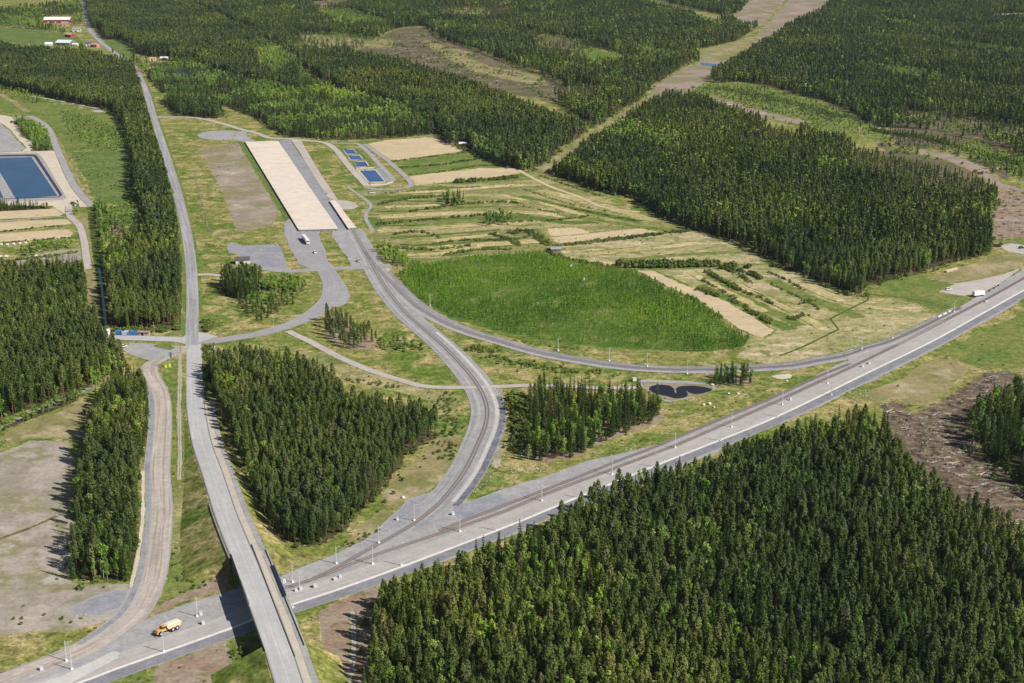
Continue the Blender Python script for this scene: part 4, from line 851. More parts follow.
BIRZ = [[(320, 12), (350, 11), (392, 24), (386, 29), (350, 26), (318, 20)], [(300, 34), (345, 36), (386, 42), (380, 47), (340, 44), (300, 40)], [(540, 36), (560, 36), (575, 46), (545, 46)], [(578, 50), (612, 50), (625, 62), (590, 62)], [(690, 14), (725, 24), (733, 30), (700, 26)], [(630, 44), (660, 52), (690, 58), (660, 62), (630, 52)],
        [(886, 22), (905, 22), (925, 30), (915, 32), (888, 28)], [(868, 36), (900, 38), (940, 38), (950, 43), (900, 44), (868, 41)], [(955, 43), (990, 48), (1040, 54), (1040, 60), (990, 56), (950, 49)], [(880, 68), (910, 70), (950, 78), (945, 86), (905, 84), (880, 76)], [(965, 84), (1040, 92), (1040, 99), (965, 92)], [(895, 118), (940, 122), (1040, 145), (1040, 156), (940, 133), (890, 126)],
        [(600, 122), (640, 130), (690, 150), (680, 160), (630, 150), (590, 140)], [(256, 40), (290, 50), (300, 66), (275, 84), (258, 70)], [(440, 118), (470, 140), (510, 160), (500, 166), (460, 150)], [(400, 88), (420, 90), (425, 100), (405, 100)]]
for fi, (poly, spc, mix, hr) in enumerate(FOR):
    X, Y, px, py = fill(poly, spc)
    if len(X) == 0: continue
    k = (px > -45) & (px < 1069) & (py < 735); X, Y = X[k], Y[k]
    k = ~blocked(X, Y); X, Y = X[k], Y[k]
    n1 = vnoise(X, Y, 28, 3) * .65 + vnoise(X, Y, 9, 4) * .35; n2 = vnoise(X, Y, 40, 5) * .6 + vnoise(X, Y, 12, 6) * .4
    gaps = vnoise(X, Y, 11, 8); k = rng.random(len(X)) > np.clip((gaps - .70) * 3.0, .05, .8); X, Y, n1, n2 = X[k], Y[k], n1[k], n2[k]
    pb = np.clip(mix[2] * (1 + (n2 - .5) * 8), .01, 1) if mix[2] < .8 else np.full(len(X), mix[2])
    zpx, zpy = PX(X, Y); zone = np.zeros(len(X), bool)
    for zz_ in BIRZ: zone |= inpoly(zpx, zpy, zz_)
    pb = np.where(zone, np.maximum(pb, .72), pb); ps = np.clip(mix[1] * (1 + (n1 - .5) * 4), 0, 1)
    uu = rng.random(len(X)); K = np.where(uu < pb, 2, np.where(rng.random(len(X)) < ps / max(1e-6, (mix[0] + mix[1])), 1, 0))
    spz = np.zeros(len(X), bool)
    for zz_ in SPARSE: spz |= inpoly(zpx, zpy, zz_)
    kk = ~spz | (rng.random(len(X)) < .42); X, Y, n1, n2, K, spz = X[kk], Y[kk], n1[kk], n2[kk], K[kk], spz[kk]
    zq_ = zone[kk] & (K != 2) & (PX(X, Y)[1] < 110); k3 = ~(zq_ & (rng.random(len(X)) < .72)); zf = (zone[kk] & (PX(X, Y)[1] < 110))[k3]; X, Y, n1, n2, K, spz = X[k3], Y[k3], n1[k3], n2[k3], K[k3], spz[k3]
    hgt = rng.uniform(hr[0] - .8, hr[1] + .6, len(X)) * (1 + (n1 - .5) * .35); hgt = np.where(rng.random(len(X)) < .09, hgt * .72, hgt); hgt = np.where(spz, hgt * .62, hgt); hgt = np.where(zf, hgt * .6, hgt); hgt = np.where(K == 2, hgt * rng.uniform(.8, 1.03, len(X)), hgt); hgt = np.where((K == 1) & (rng.random(len(X)) < .25), hgt * .7, hgt)
    AX.append(X); AY.append(Y); AK.append(K); AS.append(hgt); AR.append(np.full(len(X), spc))
AX, AY, AK, AS, AR = map(np.concatenate, (AX, AY, AK, AS, AR))
DIST = np.hypot(AY, H); PXa, PYa = PX(AX, AY)
print('trees', len(AX), [int((AK == k).sum()) for k in range(3)])
inview = (PXa > 3) & (PXa < 1021) & (PYa < 705) & (PYa > 0)
NEAR_N = 300; single = np.zeros(len(AX), bool)
for k in range(3):
    c = np.where(inview & (AK == k))[0]; c = c[np.argsort(DIST[c])][:NEAR_N]; single[c] = True
# the nearest trees, each a thing of its own
INFO = {0: ('pine_tree', 'pine', 'olive green pine in the densely packed front rows of the forest at the lower right', 'pines in the front of the lower right forest', 'pine tree'),
        1: ('spruce_tree', 'spruce', 'narrow dark green spruce in the densely packed front rows of the forest at the lower right', 'spruces in the front of the lower right forest', 'spruce tree'),
        2: ('birch_tree', 'birch', 'bright green birch', 'bright green birches', 'birch tree')}
AREAS = [(lambda x, y: x > 760, 'in the bottom right corner of the photo', 'corner of the lower right forest'),
         (lambda x, y: x > 470, 'in the forest at the bottom middle', 'middle of the lower right forest'),
         (lambda x, y: x > 330, 'in the forest edge beside the reddish soil', 'left side of the lower right forest'),
         (lambda x, y: x > 200, 'in the triangular wood between the roads', 'triangular wood'),
         (lambda x, y: True, 'in the tree strip beside the bare field at the lower left', 'lower left tree strip')]
KN = ['pine', 'spruce', 'birch']
for k in range(3):
    nm, kd, _, _, cat = INFO[k]; variants = []
    cr, lm, bmat, r0 = KIND[kd]
    for v in range(4):
        Vc, Fc, hb = cr(100 * k + v, {0: 460, 1: 520, 2: 460}[k], {0: .52, 1: .50, 2: .54}[k])
        me = bpy.data.meshes.new('crown'); me.from_pydata(Vc, [], Fc); me.materials.append(lm)
        tb = trunk_mb(13.8, r0, 6, v, hb); mt = bpy.data.meshes.new('trunk'); mt.from_pydata(tb.v, [], tb.f); mt.materials.append(bmat)
        variants.append((me, mt))
    look = {0: 'olive green pine', 1: 'narrow dark green spruce', 2: 'bright leafy birch'}[k]
    for i in np.where(single & (AK == k))[0]:
        ar = next(a for a in AREAS if a[0](PXa[i], PYa[i]))
        s = AS[i] / 15.0; root = empty(nm, (AX[i], AY[i], 0), rng.uniform(0, 6.28)); ww = s * rng.uniform(.9, 1.2); root.scale = (ww, ww, s)
        tag(root, f'{look} {ar[1]}', cat, f'{look.replace("birch","birche")}s of the {ar[2]}')
        me, mt = variants[rng.integers(4)]
        for n_, m_ in (('trunk', mt), ('crown', me)):
            o = bpy.data.objects.new(n_, m_); C.objects.link(o); o.parent = root
# everything else: one mass of conifers, one of birches
hi = []; lo_ = []
pc = protos('conifer_kinds', [proto('pine', 10 + v, 430, .52, 0) for v in range(5)] + [proto('spruce', 20 + v, 480, .50, 0) for v in range(4)] +
            [proto('pine', 30 + v, 90, 1.15, 1) for v in range(4)] + [proto('spruce', 40 + v, 100, 1.1, 1) for v in range(4)])
pb_ = protos('birch_kinds', [proto('birch', 50 + v, 420, .54, 0) for v in range(5)] + [proto('birch', 60 + v, 90, 1.15, 1) for v in range(4)])
for nm, sel, col, lab in (('conifer_forest', (AK < 2) & ~single, pc, 'dark pine and spruce forest covering the land in large dense stands'),
                          ('birch_woods', (AK == 2) & ~single, pb_, 'bright green birches mixed through the dark conifers and along the clearings')):
    i = np.where(sel)[0]; far = DIST[i] > 1150; n = len(i); s = AS[i] / 15.0
    wid = s * rng.uniform(.9, 1.2, n) * np.clip(AR[i] / 3.9, 1, 1.22); wid = np.where(AK[i] == 2, np.maximum(wid, .72), np.maximum(wid, .55))
    if col is pc:
        idx = np.where(AK[i] == 0, np.where(far, 9 + rng.integers(0, 4, n), rng.integers(0, 5, n)), np.where(far, 13 + rng.integers(0, 4, n), 5 + rng.integers(0, 4, n)))
    else: idx = np.where(far, 5 + rng.integers(0, 4, n), rng.integers(0, 5, n))
    o = scatter(nm, np.c_[AX[i], AY[i], np.zeros(n)], rng.uniform(0, 6.28, n), np.c_[wid, wid, s], idx, col)
    tag(o, lab, 'forest' if col is pc else 'woodland', kind='stuff')

# saplings in their field, and scrub rows
sapp = protos('sapling_kinds', [])
for v in range(4):
    V, Fc, _ = crown_sap(v, 46, .52); me = bpy.data.meshes.new('sapling'); me.from_pydata(V, [], Fc); me.materials.append(L_sap); sapp.objects.link(bpy.data.objects.new(f'sapling_kinds_{v:02d}', me))
SAP = [(397, 270), (407, 272), (412, 262), (428, 266), (470, 258), (540, 254), (585, 263), (636, 273), (692, 300), (756, 332), (749, 344), (742, 349), (700, 353), (640, 349), (560, 343), (500, 331), (452, 317), (422, 301), (405, 290)]
X, Y, _, _ = fill(SAP, 1.7, .30, row=3.6); k = ~blocked(X, Y); X, Y = X[k], Y[k]; g_ = vnoise(X, Y, 14, 11); k = rng.random(len(X)) > np.clip((g_ - .58) * 1.8, .05, .6); X, Y = X[k], Y[k]
n = len(X); s = rng.uniform(.5, 1.1, n) * (1 + .7 * (vnoise(X, Y, 30, 12) - .5))
o = scatter('sapling_field', np.c_[X, Y, np.zeros(n)], rng.uniform(0, 6.28, n), np.c_[s, s, s], rng.integers(0, 4, n), sapp)
tag(o, 'bright green field of closely planted saplings in the middle of the photo', 'saplings', kind='stuff')
print('saplings', n)
bsh = protos('bush_kinds', [])
for v in range(4):
    V, Fc, _ = crown_bush(v, 70, .6); me = bpy.data.meshes.new('bush'); me.from_pydata(V, [], Fc); me.materials.append(L_bush); bsh.objects.link(bpy.data.objects.new(f'bush_kinds_{v:02d}', me))
BX, BY, BS = [], [], []
def row(pts, wd=3, h=1.0, dens=.55, sp_=1.6):
    S = path3(pts, 6); L = np.r_[0, np.cumsum(np.linalg.norm(np.diff(S[:, :2], axis=0), axis=1))]; m = int(L[-1] / sp_ * max(1, wd / 1.6) * dens * 1.6)
    d = rng.uniform(0, L[-1], m); nor, _ = normals(S); off = rng.normal(0, wd / 3, m)
    BX.append(np.interp(d, L, S[:, 0]) + np.interp(d, L, nor[:, 0]) * off); BY.append(np.interp(d, L, S[:, 1]) + np.interp(d, L, nor[:, 1]) * off); BS.append(h * rng.uniform(.5, 1.25, m))
for a in [([(392, 162), (430, 157), (466, 153)], 3, .9), ([(400, 168), (440, 165), (475, 160), (500, 158)], 3, 1.2), ([(406, 175), (440, 172), (480, 166), (512, 166)], 3, .8), ([(455, 183), (480, 181)], 4, 2.2), ([(482, 181), (520, 178)], 4, 2.0),
          ([(376, 205), (410, 199), (450, 196)], 3, 1.3), ([(410, 212), (450, 206), (500, 202), (520, 204)], 3, 1.3), ([(378, 225), (405, 222)], 4, 1.5), ([(410, 222), (450, 218), (486, 215)], 3, 1.2), ([(392, 235), (420, 232), (440, 238)], 3, 1.1), ([(430, 245), (460, 241), (512, 240), (530, 236)], 3, 1.1),
          ([(394, 248), (430, 250), (470, 246)], 4, 1.3), ([(440, 256), (480, 250), (512, 250)], 4, 1.2), ([(490, 234), (510, 240), (520, 246)], 4, 1.4), ([(512, 234), (530, 232), (550, 246)], 6, 1.4), ([(552, 247), (590, 243), (640, 237), (690, 231)], 4.5, 1.5),
          ([(548, 250), (562, 258), (590, 264), (618, 268)], 4, 1.6), ([(619, 266), (660, 267), (700, 266), (735, 268)], 6, 3.0, .9), ([(745, 268), (752, 268)], 4, 2.2), ([(707, 272), (722, 281), (741, 291)], 4, 1.5, .8), ([(699, 289), (708, 293), (718, 297)], 4, 1.4, .8),
          ([(738, 270), (752, 275), (762, 280)], 4, 1.4, .8), ([(728, 300), (740, 305), (748, 310)], 3, 1.1), ([(748, 311), (760, 317), (770, 324)], 4, 1.4), ([(745, 292), (752, 296)], 3, 1.2), ([(756, 296), (775, 305)], 3, 1.1), ([(688, 296), (705, 308), (722, 318)], 3, 1.3, .7), ([(768, 272), (790, 282), (805, 292)], 2.5, .9), ([(860, 293), (800, 272), (768, 266)], 4, 1.3), ([(702, 280), (720, 290), (736, 299)], 2.5, 1.0, .6), ([(770, 284), (800, 298), (820, 310)], 2.5, .9, .5), ([(722, 268), (740, 276), (752, 284)], 3, 1.2, .6), ([(560, 206), (600, 214), (640, 222)], 2.5, .8, .5), ([(380, 194), (430, 190), (480, 187)], 2.5, .8, .6),
          ([(790, 320), (806, 314)], 5, 1.2), ([(800, 305), (812, 300)], 4, .9), ([(398, 290), (430, 312), (470, 330), (520, 342), (580, 350)], 3, .7, .4), ([(540, 176), (600, 196)], 3, .9), ([(524, 190), (570, 204), (610, 212)], 3, .6, .5), ([(520, 206), (560, 214)], 3, .7, .5), ([(514, 222), (560, 220), (590, 216)], 3, .9, .6),
          ([(0, 232), (40, 228), (64, 226)], 3, .8), ([(0, 244), (40, 240), (70, 238)], 3, .8), ([(0, 206), (50, 208)], 4, 1.0), ([(95, 210), (99, 250), (103, 300)], 3, 1.4, .8), ([(160, 130), (172, 170), (184, 215), (190, 250)], 3, .7, .4), ([(111, 331), (140, 332), (184, 329)], 5, 1.7, .9), ([(206, 345), (206, 362)], 4, 1.2),
          ([(250, 145), (262, 170), (280, 200), (290, 216)], 4, .9, .5), ([(205, 332), (209, 328), (208, 322)], 5, 1.6, .8), ([(205, 245), (222, 247)], 5, .8), ([(200, 372), (208, 400), (220, 435)], 4, .8, .4), ([(0, 262), (40, 258), (80, 252)], 6, 1.0, .5), ([(470, 348), (500, 352)], 8, 1.2, .5), ([(488, 356), (530, 366), (600, 374)], 8, .9, .35), ([(500, 400), (515, 410), (520, 450)], 10, 1.0, .4), ([(513, 396), (524, 410), (520, 440)], 8, 2.0, .7),
          ([(720, 88), (760, 96), (800, 105), (840, 118)], 20, 1.5, .12), ([(870, 130), (940, 142), (1020, 165)], 10, 2.0, .3), ([(12, 122), (40, 132)], 4, 1.2), ([(58, 140), (66, 160), (80, 190)], 3, .8, .5), ([(290, 375), (345, 380), (400, 388)], 6, .9, .2), ([(180, 560), (200, 590)], 14, .7, .15), ([(240, 650), (258, 668)], 9, .9, .4), ([(345, 548), (380, 530)], 5, .7, .3), ([(445, 392), (452, 430), (440, 460)], 9, .8, .25)]:
    row(*a)
for fi, (poly, spc, mix, hr) in enumerate(FOR[:14]):
    P_ = [p for p in poly]; ww = np.array([G(x, max(y, -20)) for x, y in P_]); e_ = densify(ww, True, 3.0); e_ = e_[(PX(e_[:, 0], e_[:, 1])[1] > 60)]
    for rep in range(2):
        k = rng.random(len(e_)) < .4; q = e_[k] + rng.normal(0, 2.6, (int(k.sum()), 2)); BX.append(q[:, 0]); BY.append(q[:, 1]); BS.append(rng.uniform(.5, 2.2, len(q)))
# thin scrub on rough ground
for poly, spc, h in (([(96, 112), (128, 135), (133, 200), (100, 204), (70, 160), (50, 128)], 7, .8), ([(92, 208), (142, 215), (140, 240), (108, 330), (98, 300)], 5, 1.1), ([(360, 44), (425, 28), (512, 66), (572, 95), (480, 86), (390, 60)], 6, 1.3), ([(690, 86), (768, 88), (866, 126), (780, 117), (700, 96)], 6, 1.3),
                     ([(872, 128), (1024, 162), (1024, 172), (960, 152)], 5, 1.5), ([(870, 138), (985, 158), (1010, 176), (985, 176), (890, 158)], 6, 1.6), ([(372, 188), (500, 172), (740, 244), (700, 252), (400, 268), (365, 215)], 11, .55), ([(300, 352), (345, 356), (390, 390), (460, 396), (450, 440), (400, 500), (370, 520)], 8, .55),
                     ([(500, 388), (640, 390), (650, 400), (530, 464), (500, 480)], 9, .6), ([(640, 400), (760, 385), (830, 372), (720, 415), (600, 455)], 11, .45), ([(850, 400), (950, 352), (1024, 320), (1024, 370), (960, 388), (905, 406)], 12, .5), ([(770, 275), (862, 298), (930, 300), (940, 318), (810, 358), (740, 350)], 12, .5), ([(160, 380), (185, 400), (225, 560), (170, 590)], 10, .5),
                     ([(0, 600), (60, 590), (110, 625), (50, 660), (0, 678)], 8, .7), ([(205, 130), (240, 140), (200, 260), (196, 200)], 12, .5), ([(200, 280), (300, 300), (280, 325), (200, 332)], 9, .6), ([(650, 97), (590, 134), (540, 171), (560, 168), (640, 108)], 9, .7), ([(885, 410), (940, 404), (1000, 375), (1020, 480), (940, 470)], 6, .5), ([(100, 684), (232, 640), (270, 690)], 9, .5), ([(208, 400), (252, 500), (290, 560), (330, 550), (300, 560), (260, 560)], 9, .5)):
    X, Y, _, _ = fill(poly, spc, .5); k = (rng.random(len(X)) < np.clip(vnoise(X, Y, 20, 21) * 2.4 - 1.1, .02, 1)); BX.append(X[k]); BY.append(Y[k]); BS.append(h * rng.uniform(.4, 1.5, k.sum()))
BX, BY, BS = map(np.concatenate, (BX, BY, BS))
save = list(EXCL); EXCL[:] = []; k = ~blocked(BX, BY); EXCL[:] = save
for pnm in (UP + LO,):
    qx, qy = PX(BX, BY); k &= ~inpoly(qx, qy, pnm)
BX, BY, BS = BX[k], BY[k], BS[k]; n = len(BX); s = BS * .68
o = scatter('bushes', np.c_[BX, BY, np.zeros(n)], rng.uniform(0, 6.28, n), np.c_[np.maximum(s, .5) * 1.05, np.maximum(s, .5) * 1.05, s], rng.integers(0, 4, n), bsh)
tag(o, 'low green willow scrub in rows along field ditches and scattered over rough grass', 'scrub', kind='stuff')
print('bushes', n)
brn = protos('branch_kinds', [])
for v in range(3):
    mb = MB(); rr = random.Random(v)
    for k in range(6):
        a = rr.uniform(0, 3.14); c = (rr.uniform(-1, 1), rr.uniform(-1, 1)); l = rr.uniform(.8, 2.4); z = rr.uniform(.1, .6)
        mb.tube((c[0] - math.cos(a) * l, c[1] - math.sin(a) * l, z), (c[0] + math.cos(a) * l, c[1] + math.sin(a) * l, z + rr.uniform(-.1, .3)), .12, .06, 4)
    me = bpy.data.meshes.new('branch'); me.from_pydata(mb.v, [], mb.f); me.materials.append([paint('grey_branch', (.36, .31, .27)), paint('brown_branch', (.12, .08, .06)), paint('pale_branch', (.50, .42, .34))][v]); brn.objects.link(bpy.data.objects.new(f'branch_kinds_{v:02d}', me))
BRX, BRY = [], []
for poly, spc in (([(880, 404), (943, 404), (985, 373), (1010, 371), (995, 404), (966, 430), (990, 460), (1040, 500), (1040, 540), (985, 520), (900, 450)], 4.2), ([(1003, 186), (1040, 190), (1060, 246), (1024, 247), (994, 240)], 7), ([(368, 44), (425, 28), (512, 66), (572, 95), (480, 86), (390, 60)], 11)):
    X, Y, _, _ = fill(poly, spc, .5); k = rng.random(len(X)) < vnoise(X, Y, 14, 31); BRX.append(X[k]); BRY.append(Y[k])
BRX, BRY = map(np.concatenate, (BRX, BRY)); n = len(BRX); s = rng.uniform(.7, 1.5, n)
o = scatter('cut_branches', np.c_[BRX, BRY, np.full(n, .08)], rng.uniform(0, 6.28, n), np.c_[s, s, s], rng.choice(3, n, p=[.3, .5, .2]), brn)
tag(o, 'brown and grey cut branches littering the logged strips', 'branches', kind='stuff')
# stones and stumps on rough ground
stn = protos('stone_kinds', [])
for v in range(3):
    bm = bmesh.new(); bmesh.ops.create_icosphere(bm, subdivisions=1, radius=.5)
    for q in bm.verts: q.co *= random.uniform(.7, 1.2); q.co.z *= .6
    me = bpy.data.meshes.new('stone'); bm.to_mesh(me); bm.free(); me.materials.append(paint('field_stone', (.40, .37, .33))); stn.objects.link(bpy.data.objects.new(f'stone_kinds_{v:02d}', me))
QX, QY = [], []
for poly, nn_ in (([(640, 400), (760, 385), (790, 380), (700, 420), (600, 450)], 60), ([(300, 352), (440, 392), (460, 430), (400, 500), (372, 512)], 60), ([(885, 410), (940, 404), (1000, 375), (1010, 480), (940, 480)], 200), ([(505, 440), (560, 466), (500, 492), (470, 495)], 70), ([(488, 388), (506, 388), (506, 470), (490, 480)], 60), ([(830, 390), (860, 385), (880, 400), (850, 404)], 60), ([(0, 560), (110, 600), (70, 640), (0, 650)], 14), ([(0, 450), (60, 445), (60, 560), (0, 570)], 10), ([(600, 450), (660, 440), (560, 472), (540, 480)], 40), ([(160, 380), (225, 560), (170, 590)], 40)):
    Wp = np.array([G(x, y) for x, y in poly]); lo, hi_ = Wp.min(0), Wp.max(0); X = rng.uniform(lo[0], hi_[0], nn_ * 3); Y = rng.uniform(lo[1], hi_[1], nn_ * 3); qx, qy = PX(X, Y); k = inpoly(qx, qy, poly); QX.append(X[k][:nn_]); QY.append(Y[k][:nn_])
QX, QY = map(np.concatenate, (QX, QY)); n = len(QX); s = rng.uniform(.35, 1.35, n) ** 1.6
k = ~blocked(QX, QY) | True
o = scatter('loose_stones', np.c_[QX, QY, np.full(n, .1)], rng.uniform(0, 6.28, n), np.c_[s, s, s], rng.integers(0, 3, n), stn)
tag(o, 'pale loose stones strewn over the rough verges', 'stones', kind='stuff')
# ------------------------------------------------------------------ buildings
def ang(p, q):
    a, b = G(*p), G(*q); return math.atan2(b[1] - a[1], b[0] - a[0])
def rel(points, o): return [(p[0] - o[0], p[1] - o[1]) for p in points]
cream = paint('cream_roof_sheet', (.80, .72, .62), .6, .3, .03); bluegrey = paint('blue_grey_cladding', (.22, .25, .31), .5, .4, .06)
white = paint('white_paint', (.78, .78, .76), .4, .5, .03); dark = paint('dark_rubber', (.02, .02, .022), .7, .3); glass = paint('dark_glass', (.03, .04, .05), .1, .6, 0)
red = paint('barn_red', (.32, .06, .045), .7, .3); galv = paint('galvanised_steel', (.55, .57, .58), .4, .5, .04); beige = paint('beige_cabinet', (.58, .54, .46)); greyroof = paint('grey_roof', (.30, .30, .31), .6, .3)
tinroof = paint('pale_tin_roof', (.72, .75, .80), .35, .5, .03); brownw = paint('brown_board', (.15, .10, .07)); yellow = paint('yellow_paint', (.60, .34, .11), .4, .5, .04); bluep = paint('blue_container', (.06, .20, .45), .4, .5, .06)
palebl = paint('pale_blue_container', (.55, .62, .68), .4, .5); wood = paint('cut_timber', (.50, .40, .28)); whitewood = paint('white_board', (.62, .60, .56))
def quad_prism(q, z0, z1, inset=0.0):
    q = np.array(q); c = q.mean(0)
    if inset:
        d = q - c; l = np.linalg.norm(d, axis=1)[:, None]; q = c + d * (1 - inset / l)
    if area2(q) < 0: q = q[::-1]
    n = len(q); V = [(a, b, z0) for a, b in q] + [(a, b, z1) for a, b in q]
    return V, [(i, (i + 1) % n, n + (i + 1) % n, n + i) for i in range(n)] + [tuple(range(n - 1, -1, -1)), tuple(range(n, 2 * n))]
ZR = 1.5
slab = ground_mat('cream_slab', (.70, .60, .51), (.66, .57, .49), .05, c=(.58, .50, .43), cs=.06, ct=(.54, .68), camt=.7, fine=(.93, 1.05), edge=False)
for nm, corners, lab in (('loading_platform', ((245, 141.6), (278.2, 141), (338.4, 228.8), (298.7, 229.8)), 'very long and wide cream coloured raised platform with a blue grey front wall'),
                         ('loading_platform', ((329.4, 200.3), (335.4, 200.2), (356.4, 227.6), (348.2, 228.2)), 'short narrow cream platform across the track from the very long one')):
    cc = [G(x, y, ZR) for x, y in corners]; co = cc[3]; r = empty(nm, (co[0], co[1], 0)); tag(r, lab, 'platform'); q = rel(cc, co)
    V, Fc = quad_prism(q, 0, ZR - .12, .3); w_ = mesh_obj('wall', V, Fc, bluegrey, r); V, Fc = quad_prism(q, ZR - .12, ZR); mesh_obj('deck', V, Fc, slab, r)
    p0, p1 = Vector((*q[3], 0)), Vector((*q[2], 0)); ea = math.atan2((p1 - p0).y, (p1 - p0).x); n_ = max(2, int((p1 - p0).length / 6)); nv = Vector((math.sin(ea), -math.cos(ea), 0))
    for k in range(n_ + 1):
        p = p0.lerp(p1, (k + .25) / (n_ + .5)) + nv * .12; MB().box((p.x, p.y, .68), (.35, .5, 1.36), ea).build('buttress', conc, r)
def house(name, px, dims, label, cat, wm, rm, rz=0.0, doors=1, wins=3, pitch=.45, tone=None):
    X, Y = G(*px); L, Wd, Hh = dims; r = empty(name, (X, Y, 0), rz); tag(r, label, cat)
    MB().box((0, 0, Hh / 2), (L, Wd, Hh)).build('wall', wm, r)
    rise = Wd / 2 * pitch; o = .45
    prof = [(-Wd/2 - o, Hh - .1), (0, Hh + rise), (Wd/2 + o, Hh - .1), (Wd/2 + o, Hh + .12), (0, Hh + rise + .25), (-Wd/2 - o, Hh + .12)]
    m = MB().prism([(a, b) for a, b in prof], -L/2 - o, L/2 + o); V = [(y, x, z) for x, y, z in m.v]; rf = mesh_obj('roof', V, [tuple(reversed(f)) for f in m.f], rm, r)
    gm = MB(); k = 0
    for s in (-1, 1):
        b = len(gm.v); gm.v += [(s * (L/2 - .02), -Wd/2, Hh), (s * (L/2 - .02), Wd/2, Hh), (s * (L/2 - .02), 0, Hh + rise)]; gm.f.append((b, b+1, b+2) if s > 0 else (b, b+2, b+1))
    gm.build('gable', wm, r)
    for k in range(doors): MB().box((-L/2 + L * (k + .6) / (doors + .6), -Wd/2 - .03, 1.1), (min(2.4, L*.2), .1, 2.2)).build('door', dark if tone is None else tone, r)
    for k in range(wins):
        w = MB().box((-L/2 + L * (k + .5) / wins, -Wd/2 - .05, Hh * .62), (min(1.4, L*.09), .08, min(1.2, Hh*.35))).build('window', glass, r)
    return r
def fl(px, L, ang_): return ang_
house('barn', (58, 22.5), (46, 15, 5.5), 'long red barn with a bright white roof among trees at the upper left', 'barn', red, paint('white_roof', (.80, .80, .80), .4, .4, .02), R(2), 3, 6, .55, white)
house('farmhouse', (65, 26), (12, 9, 5), 'small pinkish house just below the long red barn', 'house', paint('pink_wall', (.50, .28, .25)), greyroof, R(20), 1, 3)
house('workshop', (65.5, 45), (24, 20, 4.5), 'broad grey walled shed with a white roof in the farm clearing', 'shed', paint('shed_wall', (.22, .18, .16)), tinroof, R(-12), 2, 3, .35)
house('tent_hall', (49, 45.5), (11, 9, 2.5), 'low white tent roof at the left end of the farm yard', 'tent', white, white, R(5), 1, 0, .6, galv)
house('tent_hall', (75.5, 45.6), (8, 7, 2.2), 'small white roofed hut right of the grey walled shed', 'hut', whitewood, tinroof, R(-8), 1, 0, .5)
house('farmhouse', (70, 37), (15, 9, 4.5), 'red and white striped looking house above the grey walled shed', 'house', red, paint('sandy_roof', (.52, .42, .34)), R(-38), 1, 3)
house('farmhouse', (77, 31.5), (14, 10, 4.5), 'grey roofed house beside the road behind the farm', 'house', whitewood, greyroof, R(10), 1, 3)
house('farmhouse', (89, 46), (10, 8, 4), 'dark blue roofed house next to the road at the farm', 'house', whitewood, paint('blue_roof', (.06, .08, .2)), R(15), 1, 2)
house('farmhouse', (95, 47), (13, 8, 4), 'salmon red house closest to the road at the farm', 'house', paint('salmon_wall', (.55, .22, .18)), paint('salmon_roof', (.55, .30, .27)), R(-25), 1, 3)
house('cottage', (48, 11.5), (20, 8, 3.5), 'pale roofed cottage in the trees behind the long barn', 'cottage', whitewood, tinroof, R(0), 1, 3)
house('cottage', (153, 60.5), (9, 7, 3), 'orange roofed cottage in the trees beside the north road', 'cottage', whitewood, paint('orange_roof', (.6, .33, .2)), R(10), 1, 2)
house('cottage', (164.5, 60), (11, 8, 3), 'white roofed cottage at the edge of the big pine stand', 'cottage', paint('grey_board', (.25, .24, .25)), white, R(-5), 1, 2)
house('cottage', (154, 70), (10, 6, 2.6), 'tiny pale roofed cabin close to the north road', 'cabin', brownw, paint('sandy_roof', (.52, .42, .34)), R(0), 1, 1)
house('field_barn', (463.3, 146), (7.5, 6, 2.6), 'small white roofed barn at the forest edge by the straw field', 'barn', brownw, tinroof, R(-10), 1, 0)
house('field_barn', (555.5, 252), (7, 5.5, 2.8), 'weathered grey log barn at the upper edge of the sapling field', 'barn', paint('weathered_log', (.22, .20, .20)), greyroof, R(5), 1, 0)
house('storage_shed', (242.5, 263), (10, 7, 3.0), 'dark roofed shed beside the gravel yard behind the spruces', 'shed', whitewood, paint('dark_roof', (.10, .085, .09)), R(12), 1, 1)
house('storage_shed', (8, 341), (12, 8, 3.2), 'pale roofed shed half hidden by pines at the left edge', 'shed', whitewood, paint('sandy_roof', (.52, .42, .34)), R(70), 1, 1)
house('site_hut', (144.5, 335.3), (6.5, 3.0, 2.4), 'small brown and white hut on the verge right of the blue containers', 'hut', paint('hut_wall', (.45, .36, .30)), paint('hut_roof', (.35, .22, .18)), R(-3), 1, 2, .3)
house('gatehouse', (105.5, 335), (5, 4, 3.2), 'small bright white gatehouse at the end of the side road', 'gatehouse', white, white, R(0), 1, 1, .3)

# ------------------------------------------------------------------ containers, cabinets, bales
def container(px, m, label, rz):
    X, Y = G(*px); r = empty('container', (X, Y, .15), rz); tag(r, label, 'container', 'containers in a row by the side road')
    b = MB().box((0, 0, 1.3), (5.6, 2.44, 2.4))
    for k in range(14): b.box((-2.6 + k * .4, -1.25, 1.3), (.18, .06, 2.2)); b.box((-2.6 + k * .4, 1.25, 1.3), (.18, .06, 2.2))
    b.build('body', m, r); MB().box((2.85, 0, 1.3), (.08, 2.3, 2.2)).build('door', palebl, r)
    f = MB()
    for sx in (-1, 1):
        for sy in (-1, 1): f.box((sx * 2.82, sy * 1.19, 1.3), (.16, .16, 2.6))
    f.build('frame', galv, r)
for px, m, lb in (((120.3, 334.6), bluep, 'bright blue container, left one of the row of three'), ((127, 334.9), palebl, 'pale blue grey container in the middle of the row of three'), ((133.4, 335.2), bluep, 'bright blue container, right one of the row of three')): container(px, m, lb, R(-2))
